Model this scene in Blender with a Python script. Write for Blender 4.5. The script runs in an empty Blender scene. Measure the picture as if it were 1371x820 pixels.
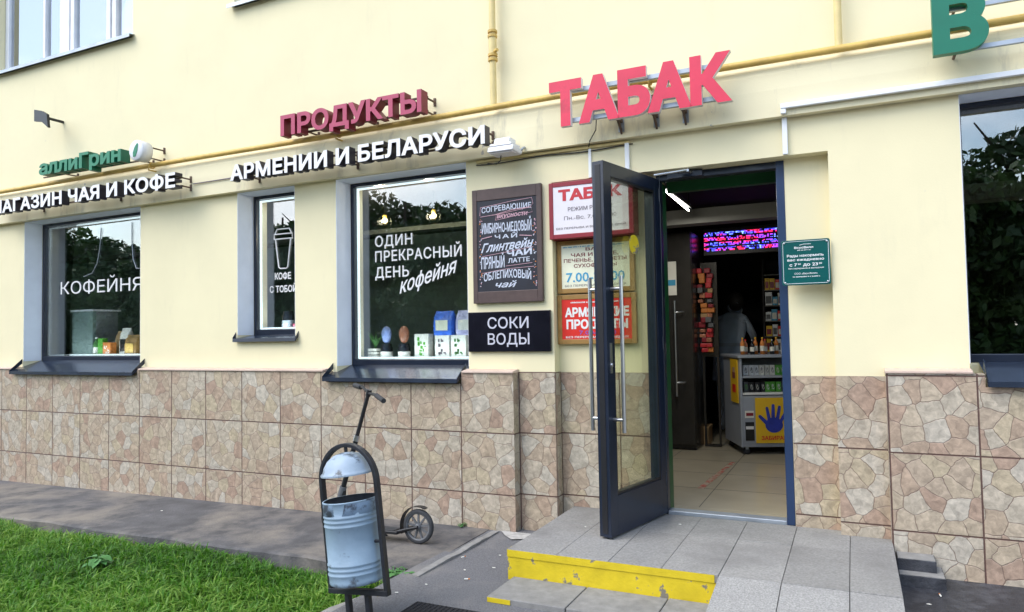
import bpy, bmesh, math, random
import numpy as np
from mathutils import Vector, Matrix
random.seed(7); rng = np.random.default_rng(7)
S = bpy.context.scene
COL = S.collection
R = math.radians

# ------------------------------------------------------------------ camera
cam_d = bpy.data.cameras.new("camera"); cam = bpy.data.objects.new("camera", cam_d); COL.objects.link(cam)
PAN, TILT, ROLL = R(-25.394), R(2.299), R(-1.0233)
fwd = Vector((math.sin(PAN)*math.cos(TILT), math.cos(PAN)*math.cos(TILT), math.sin(TILT)))
rgt0 = Vector((math.cos(PAN), -math.sin(PAN), 0)); up0 = rgt0.cross(fwd)
rgt = rgt0*math.cos(ROLL) + up0*math.sin(ROLL); upv = -rgt0*math.sin(ROLL) + up0*math.cos(ROLL)
M = Matrix((rgt, upv, -fwd)).transposed().to_4x4(); M.translation = Vector((0, -4.7, 1.52))
cam.matrix_world = M
cam_d.sensor_width = 36; cam_d.sensor_fit = 'HORIZONTAL'; cam_d.lens = 958.37/1371*36
cam_d.clip_start = .05; cam_d.clip_end = 2000
S.camera = cam

# ------------------------------------------------------------------ world, sun, exposure
SUN_EL, SUN_AZ = R(50), R(215)          # azimuth clockwise from +Y: behind the camera, to the left
W = bpy.data.worlds.new("World"); S.world = W; W.use_nodes = True
nt = W.node_tree; nt.nodes.clear()
sky = nt.nodes.new('ShaderNodeTexSky'); sky.sky_type = 'NISHITA'; sky.sun_disc = False
sky.sun_elevation = SUN_EL; sky.sun_rotation = SUN_AZ; sky.air_density = 1.2; sky.dust_density = 1.0
tc = nt.nodes.new('ShaderNodeTexCoord')
mp = nt.nodes.new('ShaderNodeMapping'); mp.inputs['Scale'].default_value = (1, 1, 2.2)
ns = nt.nodes.new('ShaderNodeTexNoise'); ns.inputs['Scale'].default_value = 2.2; ns.inputs['Detail'].default_value = 6
cr = nt.nodes.new('ShaderNodeValToRGB'); cr.color_ramp.elements[0].position = .49; cr.color_ramp.elements[1].position = .73
mx = nt.nodes.new('ShaderNodeMixRGB'); mx.inputs[2].default_value = (10.5, 10.6, 11.0, 1)
bg = nt.nodes.new('ShaderNodeBackground'); bg.inputs['Strength'].default_value = .15
wo = nt.nodes.new('ShaderNodeOutputWorld')
L = nt.links.new
L(tc.outputs['Generated'], mp.inputs[0]); L(mp.outputs[0], ns.inputs['Vector']); L(ns.outputs['Fac'], cr.inputs[0])
L(cr.outputs[0], mx.inputs[0]); L(sky.outputs[0], mx.inputs[1]); L(mx.outputs[0], bg.inputs['Color']); L(bg.outputs[0], wo.inputs[0])
sd = bpy.data.lights.new("sun", 'SUN'); sd.energy = 1.0; sd.angle = R(42); sd.color = (1, .95, .86)
sun = bpy.data.objects.new("sun", sd); COL.objects.link(sun)
sv = Vector((math.sin(SUN_AZ)*math.cos(SUN_EL), math.cos(SUN_AZ)*math.cos(SUN_EL), math.sin(SUN_EL)))
sun.rotation_euler = sv.to_track_quat('Z', 'Y').to_euler(); sun.location = (-8, -12, 14)
S.view_settings.view_transform = 'Standard'; S.view_settings.look = 'None'
S.view_settings.gamma = 1; S.view_settings.use_curve_mapping = False
S.view_settings.exposure = 1.2
S.cycles.use_denoising = True
S.cycles.max_bounces = 8; S.cycles.transparent_max_bounces = 16

# ------------------------------------------------------------------ materials
def newmat(name):
    m = bpy.data.materials.new(name); m.use_nodes = True
    return m, m.node_tree, m.node_tree.nodes['Principled BSDF']
def pbr(name, col, rough=.6, metal=0, var=.12, vscale=8, bump=0, bscale=60, spec=None, dirt=None, dscale=3, dlo=.5, dhi=.7, coat=0):
    m, t, b = newmat(name); N = t.nodes; l = t.links.new
    b.inputs['Roughness'].default_value = rough; b.inputs['Metallic'].default_value = metal
    if spec is not None: b.inputs['Specular IOR Level'].default_value = spec
    if coat: b.inputs['Coat Weight'].default_value = coat
    g = N.new('ShaderNodeNewGeometry')
    n = N.new('ShaderNodeTexNoise'); n.inputs['Scale'].default_value = vscale; n.inputs['Detail'].default_value = 6
    l(g.outputs['Position'], n.inputs['Vector'])
    r = N.new('ShaderNodeValToRGB')
    r.color_ramp.elements[0].position = .3; r.color_ramp.elements[1].position = .7
    r.color_ramp.elements[0].color = tuple(c*(1-var) for c in col)+(1,); r.color_ramp.elements[1].color = tuple(min(1, c*(1+var)) for c in col)+(1,)
    l(n.outputs['Fac'], r.inputs[0]); out = r.outputs[0]
    if dirt:
        n2 = N.new('ShaderNodeTexNoise'); n2.inputs['Scale'].default_value = dscale; n2.inputs['Detail'].default_value = 9; n2.inputs['Roughness'].default_value = .65
        l(g.outputs['Position'], n2.inputs['Vector'])
        r2 = N.new('ShaderNodeValToRGB'); r2.color_ramp.elements[0].position = dlo; r2.color_ramp.elements[1].position = dhi
        l(n2.outputs['Fac'], r2.inputs[0])
        mm = N.new('ShaderNodeMixRGB'); mm.inputs[2].default_value = tuple(dirt)+(1,)
        l(r2.outputs[0], mm.inputs[0]); l(out, mm.inputs[1]); out = mm.outputs[0]
    l(out, b.inputs['Base Color'])
    if bump:
        n3 = N.new('ShaderNodeTexNoise'); n3.inputs['Scale'].default_value = bscale; n3.inputs['Detail'].default_value = 5
        l(g.outputs['Position'], n3.inputs['Vector'])
        bp = N.new('ShaderNodeBump'); bp.inputs['Strength'].default_value = bump; bp.inputs['Distance'].default_value = .01
        l(n3.outputs['Fac'], bp.inputs['Height']); l(bp.outputs[0], b.inputs['Normal'])
    return m
def emit(name, col, st):
    m, t, b = newmat(name); b.inputs['Base Color'].default_value = tuple(col)+(1,)
    b.inputs['Emission Color'].default_value = tuple(col)+(1,); b.inputs['Emission Strength'].default_value = st
    return m
def glass(name, tint=(.86, .92, .9), lo=.07, hi=.9):
    m = bpy.data.materials.new(name); m.use_nodes = True; t = m.node_tree; t.nodes.clear(); l = t.links.new
    tr = t.nodes.new('ShaderNodeBsdfTransparent'); tr.inputs[0].default_value = tuple(tint)+(1,)
    gl = t.nodes.new('ShaderNodeBsdfGlossy'); gl.inputs['Roughness'].default_value = .0; gl.inputs[0].default_value = (1, 1, 1, 1)
    lw = t.nodes.new('ShaderNodeLayerWeight'); lw.inputs[0].default_value = .16
    mr = t.nodes.new('ShaderNodeMapRange'); mr.inputs['To Min'].default_value = lo; mr.inputs['To Max'].default_value = hi
    mx = t.nodes.new('ShaderNodeMixShader'); o = t.nodes.new('ShaderNodeOutputMaterial')
    l(lw.outputs['Fresnel'], mr.inputs['Value']); l(mr.outputs[0], mx.inputs[0]); l(tr.outputs[0], mx.inputs[1]); l(gl.outputs[0], mx.inputs[2]); l(mx.outputs[0], o.inputs[0])
    return m

def tile_mat():
    m, t, b = newmat("stone_print_tile"); N = t.nodes; l = t.links.new
    def math_(op, a=None, c=None, va=0, vc=0, clamp=False):
        n = N.new('ShaderNodeMath'); n.operation = op; n.use_clamp = clamp
        if a is not None: l(a, n.inputs[0])
        else: n.inputs[0].default_value = va
        if c is not None: l(c, n.inputs[1])
        else: n.inputs[1].default_value = vc
        return n.outputs[0]
    g = N.new('ShaderNodeNewGeometry'); sp = N.new('ShaderNodeSeparateXYZ'); l(g.outputs['Position'], sp.inputs[0])
    sn = N.new('ShaderNodeSeparateXYZ'); l(g.outputs['True Normal'], sn.inputs[0])
    side = math_('GREATER_THAN', math_('ABSOLUTE', sn.outputs[0]), vc=.5)
    # u runs along x on the front faces, along y on the returns
    ux = math_('MULTIPLY', sp.outputs[0], math_('SUBTRACT', None, side, va=1))
    uy = math_('MULTIPLY', math_('ADD', sp.outputs[1], vc=.2), side)
    u = math_('ADD', ux, uy)
    T = .4345
    xx = sp.outputs[0]
    def step(at, v): return math_('MULTIPLY', math_('GREATER_THAN', xx, vc=at), vc=v)
    o1 = math_('ADD', math_('ADD', step(-1.9025, -.284), step(-.5, -1.54)), step(-.1, -.528))   # joints restart at every corner
    tu = math_('DIVIDE', math_('ADD', math_('ADD', u, o1), vc=2.184+T*40), vc=T); tv = math_('DIVIDE', math_('ADD', sp.outputs[2], vc=-.38+T*4), vc=T)
    cu, cv = math_('FLOOR', tu), math_('FLOOR', tv)
    cb = N.new('ShaderNodeCombineXYZ'); l(cu, cb.inputs[0]); l(cv, cb.inputs[1]); l(math_('MULTIPLY', side, vc=7.3), cb.inputs[2])
    wn = N.new('ShaderNodeTexWhiteNoise'); wn.noise_dimensions = '3D'; l(cb.outputs[0], wn.inputs['Vector'])
    # the print has only a handful of different tiles
    sc = N.new('ShaderNodeVectorMath'); sc.operation = 'SCALE'; sc.inputs['Scale'].default_value = 6; l(wn.outputs['Color'], sc.inputs[0])
    fl = N.new('ShaderNodeVectorMath'); fl.operation = 'FLOOR'; l(sc.outputs[0], fl.inputs[0])
    sc2 = N.new('ShaderNodeVectorMath'); sc2.operation = 'SCALE'; sc2.inputs['Scale'].default_value = 3.7; l(fl.outputs[0], sc2.inputs[0])
    base = N.new('ShaderNodeCombineXYZ'); l(u, base.inputs[0]); l(sp.outputs[2], base.inputs[1])
    ad = N.new('ShaderNodeVectorMath'); ad.operation = 'ADD'; l(base.outputs[0], ad.inputs[0]); l(sc2.outputs[0], ad.inputs[1])
    # warp a little so that the stone outlines are not straight
    wv = N.new('ShaderNodeTexNoise'); wv.inputs['Scale'].default_value = 9; wv.inputs['Detail'].default_value = 3; l(ad.outputs[0], wv.inputs['Vector'])
    ws = N.new('ShaderNodeVectorMath'); ws.operation = 'SCALE'; ws.inputs['Scale'].default_value = .05; l(wv.outputs['Color'], ws.inputs[0])
    ad2 = N.new('ShaderNodeVectorMath'); ad2.operation = 'ADD'; l(ad.outputs[0], ad2.inputs[0]); l(ws.outputs[0], ad2.inputs[1])
    def vor(feat):
        v = N.new('ShaderNodeTexVoronoi'); v.feature = feat; v.voronoi_dimensions = '2D'; v.inputs['Scale'].default_value = 9.3; v.inputs['Randomness'].default_value = .95
        l(ad2.outputs[0], v.inputs['Vector']); return v
    v1, v2 = vor('F1'), vor('DISTANCE_TO_EDGE')
    sep = N.new('ShaderNodeSeparateColor'); l(v1.outputs['Color'], sep.inputs[0])
    ramp = N.new('ShaderNodeValToRGB'); ramp.color_ramp.interpolation = 'CONSTANT'
    cols = [(.42, .33, .24), (.45, .37, .275), (.455, .395, .31), (.40, .30, .22), (.43, .35, .255), (.47, .42, .345), (.385, .275, .205), (.44, .365, .255), (.45, .385, .30), (.42, .335, .25)]
    e = ramp.color_ramp.elements
    e[0].color = cols[0]+(1,); e[1].position = .1; e[1].color = cols[1]+(1,)
    for i in range(2, 10):
        x = e.new(i/10); x.color = cols[i]+(1,)
    l(sep.outputs[0], ramp.inputs[0])
    n = N.new('ShaderNodeTexNoise'); n.inputs['Scale'].default_value = 28; n.inputs['Detail'].default_value = 7; n.inputs['Roughness'].default_value = .65; n.inputs['Distortion'].default_value = .7
    l(ad.outputs[0], n.inputs['Vector'])
    nr = N.new('ShaderNodeMapRange'); nr.inputs['From Min'].default_value = .3; nr.inputs['From Max'].default_value = .7; nr.inputs['To Min'].default_value = .70; nr.inputs['To Max'].default_value = 1.27
    l(n.outputs['Fac'], nr.inputs['Value'])
    # chipped facets inside every stone
    vf = N.new('ShaderNodeTexVoronoi'); vf.voronoi_dimensions = '2D'; vf.inputs['Scale'].default_value = 26; l(ad2.outputs[0], vf.inputs['Vector'])
    sf = N.new('ShaderNodeSeparateColor'); l(vf.outputs['Color'], sf.inputs[0])
    fr_ = N.new('ShaderNodeMapRange'); fr_.inputs['To Min'].default_value = .89; fr_.inputs['To Max'].default_value = 1.12; l(sf.outputs[1], fr_.inputs['Value'])
    mu0 = N.new('ShaderNodeVectorMath'); mu0.operation = 'SCALE'; l(ramp.outputs[0], mu0.inputs[0]); l(fr_.outputs[0], mu0.inputs['Scale'])
    mu = N.new('ShaderNodeVectorMath'); mu.operation = 'SCALE'; l(mu0.outputs[0], mu.inputs[0]); l(nr.outputs[0], mu.inputs['Scale'])
    # printed joints between the stones, darker on some tiles
    jr = N.new('ShaderNodeMapRange'); jr.inputs['From Min'].default_value = .0; jr.inputs['From Max'].default_value = .028
    l(v2.outputs['Distance'], jr.inputs['Value'])
    mj = N.new('ShaderNodeMixRGB'); mj.inputs[1].default_value = (.20, .135, .10, 1); l(jr.outputs[0], mj.inputs[0]); l(mu.outputs[0], mj.inputs[2])
    # real joints between the tiles
    def edge(x):
        f = math_('FRACT', x); d = math_('MINIMUM', f, math_('SUBTRACT', None, f, va=1)); return d
    ed = math_('MINIMUM', edge(tv), math_('ADD', edge(tu), math_('MULTIPLY', side, vc=1)))
    er = N.new('ShaderNodeMapRange'); er.inputs['From Min'].default_value = .0065; er.inputs['From Max'].default_value = .0115
    l(ed, er.inputs['Value'])
    me = N.new('ShaderNodeMixRGB'); me.inputs[1].default_value = (.115, .062, .05, 1); l(er.outputs[0], me.inputs[0]); l(mj.outputs[0], me.inputs[2])
    l(me.outputs[0], b.inputs['Base Color']); b.inputs['Roughness'].default_value = .42
    h1 = math_('MULTIPLY', jr.outputs[0], vc=.35); h2 = math_('MULTIPLY', n.outputs['Fac'], vc=.25)
    hh = math_('ADD', math_('ADD', h1, h2), er.outputs[0])
    bp = N.new('ShaderNodeBump'); bp.inputs['Strength'].default_value = .75; bp.inputs['Distance'].default_value = .008
    l(hh, bp.inputs['Height']); l(bp.outputs[0], b.inputs['Normal'])
    return m

def plaster_mat(name, col, dirty=.0):
    m, t, b = newmat(name); N = t.nodes; l = t.links.new
    g = N.new('ShaderNodeNewGeometry')
    n = N.new('ShaderNodeTexNoise'); n.inputs['Scale'].default_value = 1.3; n.inputs['Detail'].default_value = 8; n.inputs['Roughness'].default_value = .6
    l(g.outputs['Position'], n.inputs['Vector'])
    r = N.new('ShaderNodeValToRGB'); r.color_ramp.elements[0].position = .3; r.color_ramp.elements[1].position = .72
    r.color_ramp.elements[0].color = tuple(c*.95 for c in col)+(1,); r.color_ramp.elements[1].color = tuple(min(.93, c*1.03) for c in col)+(1,)
    l(n.outputs['Fac'], r.inputs[0])
    # streaky run-off stains and small chips
    mp = N.new('ShaderNodeMapping'); mp.inputs['Scale'].default_value = (3.5, 3.5, .8); l(g.outputs['Position'], mp.inputs[0])
    n2 = N.new('ShaderNodeTexNoise'); n2.inputs['Scale'].default_value = 1.6; n2.inputs['Detail'].default_value = 9; n2.inputs['Roughness'].default_value = .7; l(mp.outputs[0], n2.inputs['Vector'])
    r2 = N.new('ShaderNodeValToRGB'); r2.color_ramp.elements[0].position = .56; r2.color_ramp.elements[1].position = .8
    r2.color_ramp.elements[1].color = (dirty, dirty, dirty, 1)
    l(n2.outputs['Fac'], r2.inputs[0])
    mm = N.new('ShaderNodeMixRGB'); mm.inputs[2].default_value = (.40, .37, .29, 1); l(r2.outputs[0], mm.inputs[0]); l(r.outputs[0], mm.inputs[1])
    n4 = N.new('ShaderNodeTexNoise'); n4.inputs['Scale'].default_value = 11; n4.inputs['Detail'].default_value = 4; l(g.outputs['Position'], n4.inputs['Vector'])
    r4 = N.new('ShaderNodeValToRGB'); r4.color_ramp.elements[0].position = .735; r4.color_ramp.elements[1].position = .76
    r4.color_ramp.elements[1].color = (dirty, dirty, dirty, 1)
    l(n4.outputs['Fac'], r4.inputs[0])
    m2 = N.new('ShaderNodeMixRGB'); m2.inputs[2].default_value = (.45, .43, .38, 1); l(r4.outputs[0], m2.inputs[0]); l(mm.outputs[0], m2.inputs[1])
    l(m2.outputs[0], b.inputs['Base Color']); b.inputs['Roughness'].default_value = .85
    n3 = N.new('ShaderNodeTexNoise'); n3.inputs['Scale'].default_value = 90; n3.inputs['Detail'].default_value = 4; l(g.outputs['Position'], n3.inputs['Vector'])
    n5 = N.new('ShaderNodeTexNoise'); n5.inputs['Scale'].default_value = 4; n5.inputs['Detail'].default_value = 2; l(g.outputs['Position'], n5.inputs['Vector'])
    ma = N.new('ShaderNodeMath'); ma.operation = 'MULTIPLY_ADD'; ma.inputs[1].default_value = .12; l(n3.outputs['Fac'], ma.inputs[0]); l(n5.outputs['Fac'], ma.inputs[2])
    bp = N.new('ShaderNodeBump'); bp.inputs['Strength'].default_value = .35; bp.inputs['Distance'].default_value = .012
    l(ma.outputs[0], bp.inputs['Height']); l(bp.outputs[0], b.inputs['Normal'])
    return m

CREAM = (.815, .74, .49)
M_ = {}
def mk(k, *a, **kw): M_[k] = pbr(k, *a, **kw); return M_[k]
M_['plaster'] = plaster_mat('cream_plaster', CREAM, .16)
M_['band'] = plaster_mat('cream_band_plaster', (.79, .72, .49), 1.0)
M_['tile'] = tile_mat()
mk('cap', (.60, .46, .38), .5, var=.1, vscale=14, bump=.2)
mk('navy', (.009, .015, .032), .32, var=.15, coat=.2)
mk('navyblue', (.018, .04, .10), .35, var=.12)
mk('sill', (.016, .024, .042), .2, var=.3, vscale=5)
mk('reveal', (.85, .885, .95), .7, var=.04)
mk('pvc', (.80, .82, .85), .35, var=.03)
mk('white', (.80, .80, .80), .45, var=.03)
mk('white_plastic', (.74, .75, .78), .4, var=.06)
mk('chalk', (.56, .60, .70), .8, var=.25, vscale=60)
mk('pinkchalk', (.62, .38, .44), .8, var=.2, vscale=60)
mk('blackboard', (.012, .014, .024), .55, var=.3)
mk('brownframe', (.085, .055, .05), .5, var=.15, vscale=14)
mk('black', (.012, .012, .015), .4, var=.2)
mk('gloss_black', (.01, .01, .016), .12, var=.2)
mk('letter_black', (.02, .017, .03), .4, var=.2)
mk('silver', (.55, .57, .6), .3, metal=1, var=.08)
mk('galv', (.38, .42, .47), .45, metal=.6, var=.15)
mk('ochre', (.60, .40, .10), .5, var=.15, vscale=10, dirt=(.30, .19, .06), dscale=9, dlo=.58, dhi=.75)
mk('palepipe', (.70, .56, .25), .5, var=.1, vscale=10)
mk('rust', (.12, .075, .05), .7, var=.3)
mk('pinkface', (.42, .05, .115), .45, var=.08)
mk('redside', (.20, .010, .028), .45, var=.1)
mk('tabak_face', (.70, .032, .08), .38, var=.18, vscale=2.5, dirt=(.48, .03, .06), dscale=5, dlo=.55, dhi=.75)
mk('tabak_side', (.72, .66, .66), .5, var=.1)
mk('sgreen', (.0, .19, .085), .4, var=.08)
mk('sgreen_side', (.0, .13, .07), .4, var=.1)
mk('vgreen', (.0, .155, .088), .35, var=.06)
mk('plaque', (.0, .085, .080), .3, var=.08)
mk('red', (.52, .03, .04), .4, var=.08)
mk('darkred', (.26, .018, .03), .4, var=.1)
mk('signwhite', (.78, .74, .78), .35, var=.03)
mk('signpaper', (.84, .84, .66), .4, var=.05)
mk('brightred', (.70, .03, .02), .4, var=.06)
mk('woodbrown', (.34, .19, .055), .45, var=.18, vscale=16)
mk('cyan', (.05, .33, .55), .5, var=.05)
mk('purple', (.22, .12, .50), .5, var=.05)
mk('maroon', (.22, .05, .05), .5, var=.05)
mk('grey_txt', (.18, .15, .17), .5, var=.05)
mk('silver_txt', (.55, .55, .62), .4, var=.06)
mk('concrete', (.24, .235, .225), .85, var=.16, vscale=22, bump=.35, bscale=140, dirt=(.17, .165, .16), dscale=4, dlo=.52, dhi=.75)
mk('slab', (.255, .25, .24), .8, var=.22, vscale=90, bump=.35, bscale=220, dirt=(.165, .16, .155), dscale=2.2, dlo=.46, dhi=.74)
mk('apron', (.095, .092, .095), .85, var=.3, vscale=6, bump=.5, bscale=60, dirt=(.215, .19, .16), dscale=1.5, dlo=.47, dhi=.66)
mk('asphalt', (.15, .15, .158), .9, var=.28, vscale=110, bump=.7, bscale=170, dirt=(.225, .215, .205), dscale=2.6, dlo=.5, dhi=.72)
mk('wet_asphalt', (.03, .032, .04), .45, var=.3, vscale=30, bump=.5, bscale=120, dirt=(.10, .105, .12), dscale=5, dlo=.5, dhi=.7)
mk('curb', (.25, .245, .235), .85, var=.15, vscale=20, bump=.4, bscale=120)
mk('mortar', (.42, .41, .39), .9, var=.25, vscale=25, bump=.6, bscale=70)
mk('yellow', (.66, .50, .014), .55, var=.14, vscale=9, bump=.15, dirt=(.21, .19, .15), dscale=9, dlo=.585, dhi=.61)
mk('soil', (.045, .035, .022), .95, var=.3, vscale=20, bump=.6, bscale=60)
mk('binblue', (.235, .33, .425), .5, var=.13, vscale=7, bump=.35, bscale=18, dirt=(.085, .105, .13), dscale=8, dlo=.585, dhi=.66)
mk('binlid', (.30, .38, .47), .5, var=.14, vscale=10, bump=.25, bscale=25, dirt=(.07, .085, .10), dscale=11, dlo=.53, dhi=.62)
mk('bindark', (.03, .035, .045), .8, var=.4, vscale=20)
mk('iron', (.016, .018, .024), .45, var=.3, vscale=20)
mk('rubber', (.035, .037, .042), .8, var=.25, vscale=30)
mk('greyplastic', (.11, .115, .125), .55, var=.15)
mk('mat', (.022, .022, .026), .95, var=.4, vscale=70, bump=1.0, bscale=160)
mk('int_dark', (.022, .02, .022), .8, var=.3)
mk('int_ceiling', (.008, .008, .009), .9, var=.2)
mk('ramp_slab', (.31, .305, .295), .85, var=.3, vscale=120, bump=.45, bscale=200, dirt=(.22, .215, .21), dscale=3, dlo=.48, dhi=.76)
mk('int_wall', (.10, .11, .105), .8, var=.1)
mk('int_coffee', (.20, .28, .265), .7, var=.25, vscale=2)
mk('int_beam', (.17, .17, .155), .8, var=.06)
mk('int_floor', (.44, .39, .29), .22, var=.08, vscale=3)
mk('green_lining', (.006, .075, .02), .4, var=.1)
mk('fridge', (.028, .026, .024), .25, var=.15)
mk('counter', (.33, .36, .42), .4, var=.05)
mk('postery', (.85, .52, .02), .45, var=.05)
mk('handblue', (.03, .05, .42), .5, var=.25, vscale=12)
mk('orange', (.60, .20, .04), .5, var=.15)
mk('kraft', (.42, .27, .13), .7, var=.1)
mk('leafgreen', (.10, .40, .04), .5, var=.1)
mk('paper', (.78, .77, .70), .6, var=.06)
mk('bagblue', (.06, .19, .80), .3, var=.35, vscale=22)
mk('bagpink', (.50, .50, .80), .3, var=.4, vscale=25)
mk('eggblue', (.30, .40, .75), .3, var=.3, vscale=18)
mk('eggbrown', (.42, .17, .10), .3, var=.35, vscale=18)
mk('skin', (.45, .27, .19), .6, var=.05)
mk('hair', (.02, .015, .012), .6, var=.2)
mk('smock', (.42, .48, .58), .8, var=.08)
mk('trousers', (.025, .03, .045), .8, var=.15)
mk('tape', (.40, .06, .045), .5, var=.3, vscale=25, dirt=(.42, .37, .28), dscale=13, dlo=.44, dhi=.54)
mk('bark', (.06, .045, .033), .9, var=.3, vscale=12)
mk('weed', (.06, .19, .045), .55, var=.25, vscale=25)
def vary(m, lo, hi):
    t = m.node_tree; b = t.nodes['Principled BSDF']; src = b.inputs['Base Color'].links[0].from_socket
    oi = t.nodes.new('ShaderNodeObjectInfo'); mr = t.nodes.new('ShaderNodeMapRange'); mr.inputs['To Min'].default_value = lo; mr.inputs['To Max'].default_value = hi
    sc = t.nodes.new('ShaderNodeVectorMath'); sc.operation = 'SCALE'
    t.links.new(oi.outputs['Random'], mr.inputs['Value']); t.links.new(src, sc.inputs[0]); t.links.new(mr.outputs[0], sc.inputs['Scale']); t.links.new(sc.outputs[0], b.inputs['Base Color'])
vary(M_['slab'], .93, 1.1)
M_['glass'] = glass('window_glass', (.90, .94, .94), .14, .95)
M_['skyglass'] = glass('upper_window_glass', (.7, .78, .88), .45, 1.0)
M_['doorglass'] = glass('door_glass', (.90, .93, .84), .02, .45)
M_['led'] = emit('led_strip_white', (.82, .92, .96), .62)
M_['tube'] = emit('tube_light_white', (1, .96, .85), 10)
M_['bulb'] = emit('bulb_warm', (1, .72, .35), 5)
# leaf material driven by a per-face random value
def leafmat(name, c0, c1, c2, trans=.25):
    m, t, b = newmat(name); N = t.nodes; l = t.links.new
    a = N.new('ShaderNodeAttribute'); a.attribute_name = 'rnd'
    r = N.new('ShaderNodeValToRGB'); r.color_ramp.elements[0].color = c0+(1,); r.color_ramp.elements[1].color = c2+(1,)
    x = r.color_ramp.elements.new(.5); x.color = c1+(1,)
    l(a.outputs['Fac'], r.inputs[0]); l(r.outputs[0], b.inputs['Base Color']); b.inputs['Roughness'].default_value = .5
    tr = N.new('ShaderNodeBsdfTranslucent'); l(r.outputs[0], tr.inputs[0])
    mx = N.new('ShaderNodeMixShader'); mx.inputs[0].default_value = trans
    l(b.outputs[0], mx.inputs[1]); l(tr.outputs[0], mx.inputs[2]); l(mx.outputs[0], N['Material Output'].inputs[0])
    return m
M_['grass'] = leafmat('grass_blades', (.028, .10, .008), (.085, .255, .015), (.25, .41, .065), .4)
M_['treeleaf'] = leafmat('tree_leaves', (.02, .05, .012), (.04, .09, .02), (.075, .14, .035), .2)
# the running-text display: cells of red and blue diodes
def ticker_mat():
    m, t, b = newmat('led_ticker'); N = t.nodes; l = t.links.new
    g = N.new('ShaderNodeNewGeometry'); mp = N.new('ShaderNodeMapping'); mp.inputs['Scale'].default_value = (75, 0, 60); l(g.outputs['Position'], mp.inputs[0])
    f = N.new('ShaderNodeVectorMath'); f.operation = 'FLOOR'; l(mp.outputs[0], f.inputs[0])
    w = N.new('ShaderNodeTexWhiteNoise'); l(f.outputs[0], w.inputs['Vector'])
    n = N.new('ShaderNodeTexNoise'); n.inputs['Scale'].default_value = 5; mq = N.new('ShaderNodeMapping'); mq.inputs['Scale'].default_value = (1, 1, 3); l(g.outputs['Position'], mq.inputs[0]); l(mq.outputs[0], n.inputs['Vector'])
    r = N.new('ShaderNodeValToRGB'); r.color_ramp.interpolation = 'CONSTANT'
    e = r.color_ramp.elements; e[0].color = (.05, .06, 1, 1); e[1].position = .52; e[1].color = (1, .02, .10, 1)
    x = e.new(.46); x.color = (.35, .05, .9, 1); x = e.new(.36); x.color = (.25, .45, 1, 1); x = e.new(.40); x.color = (.05, .06, 1, 1)
    l(n.outputs['Fac'], r.inputs[0])
    gt = N.new('ShaderNodeMath'); gt.operation = 'GREATER_THAN'; gt.inputs[1].default_value = .42; l(w.outputs['Value'], gt.inputs[0])
    mu = N.new('ShaderNodeMath'); mu.operation = 'MULTIPLY'; mu.inputs[1].default_value = 1.0; l(gt.outputs[0], mu.inputs[0])
    b.inputs['Base Color'].default_value = (.01, .01, .015, 1)
    l(r.outputs[0], b.inputs['Emission Color']); l(mu.outputs[0], b.inputs['Emission Strength'])
    return m
M_['ticker'] = ticker_mat()

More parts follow.
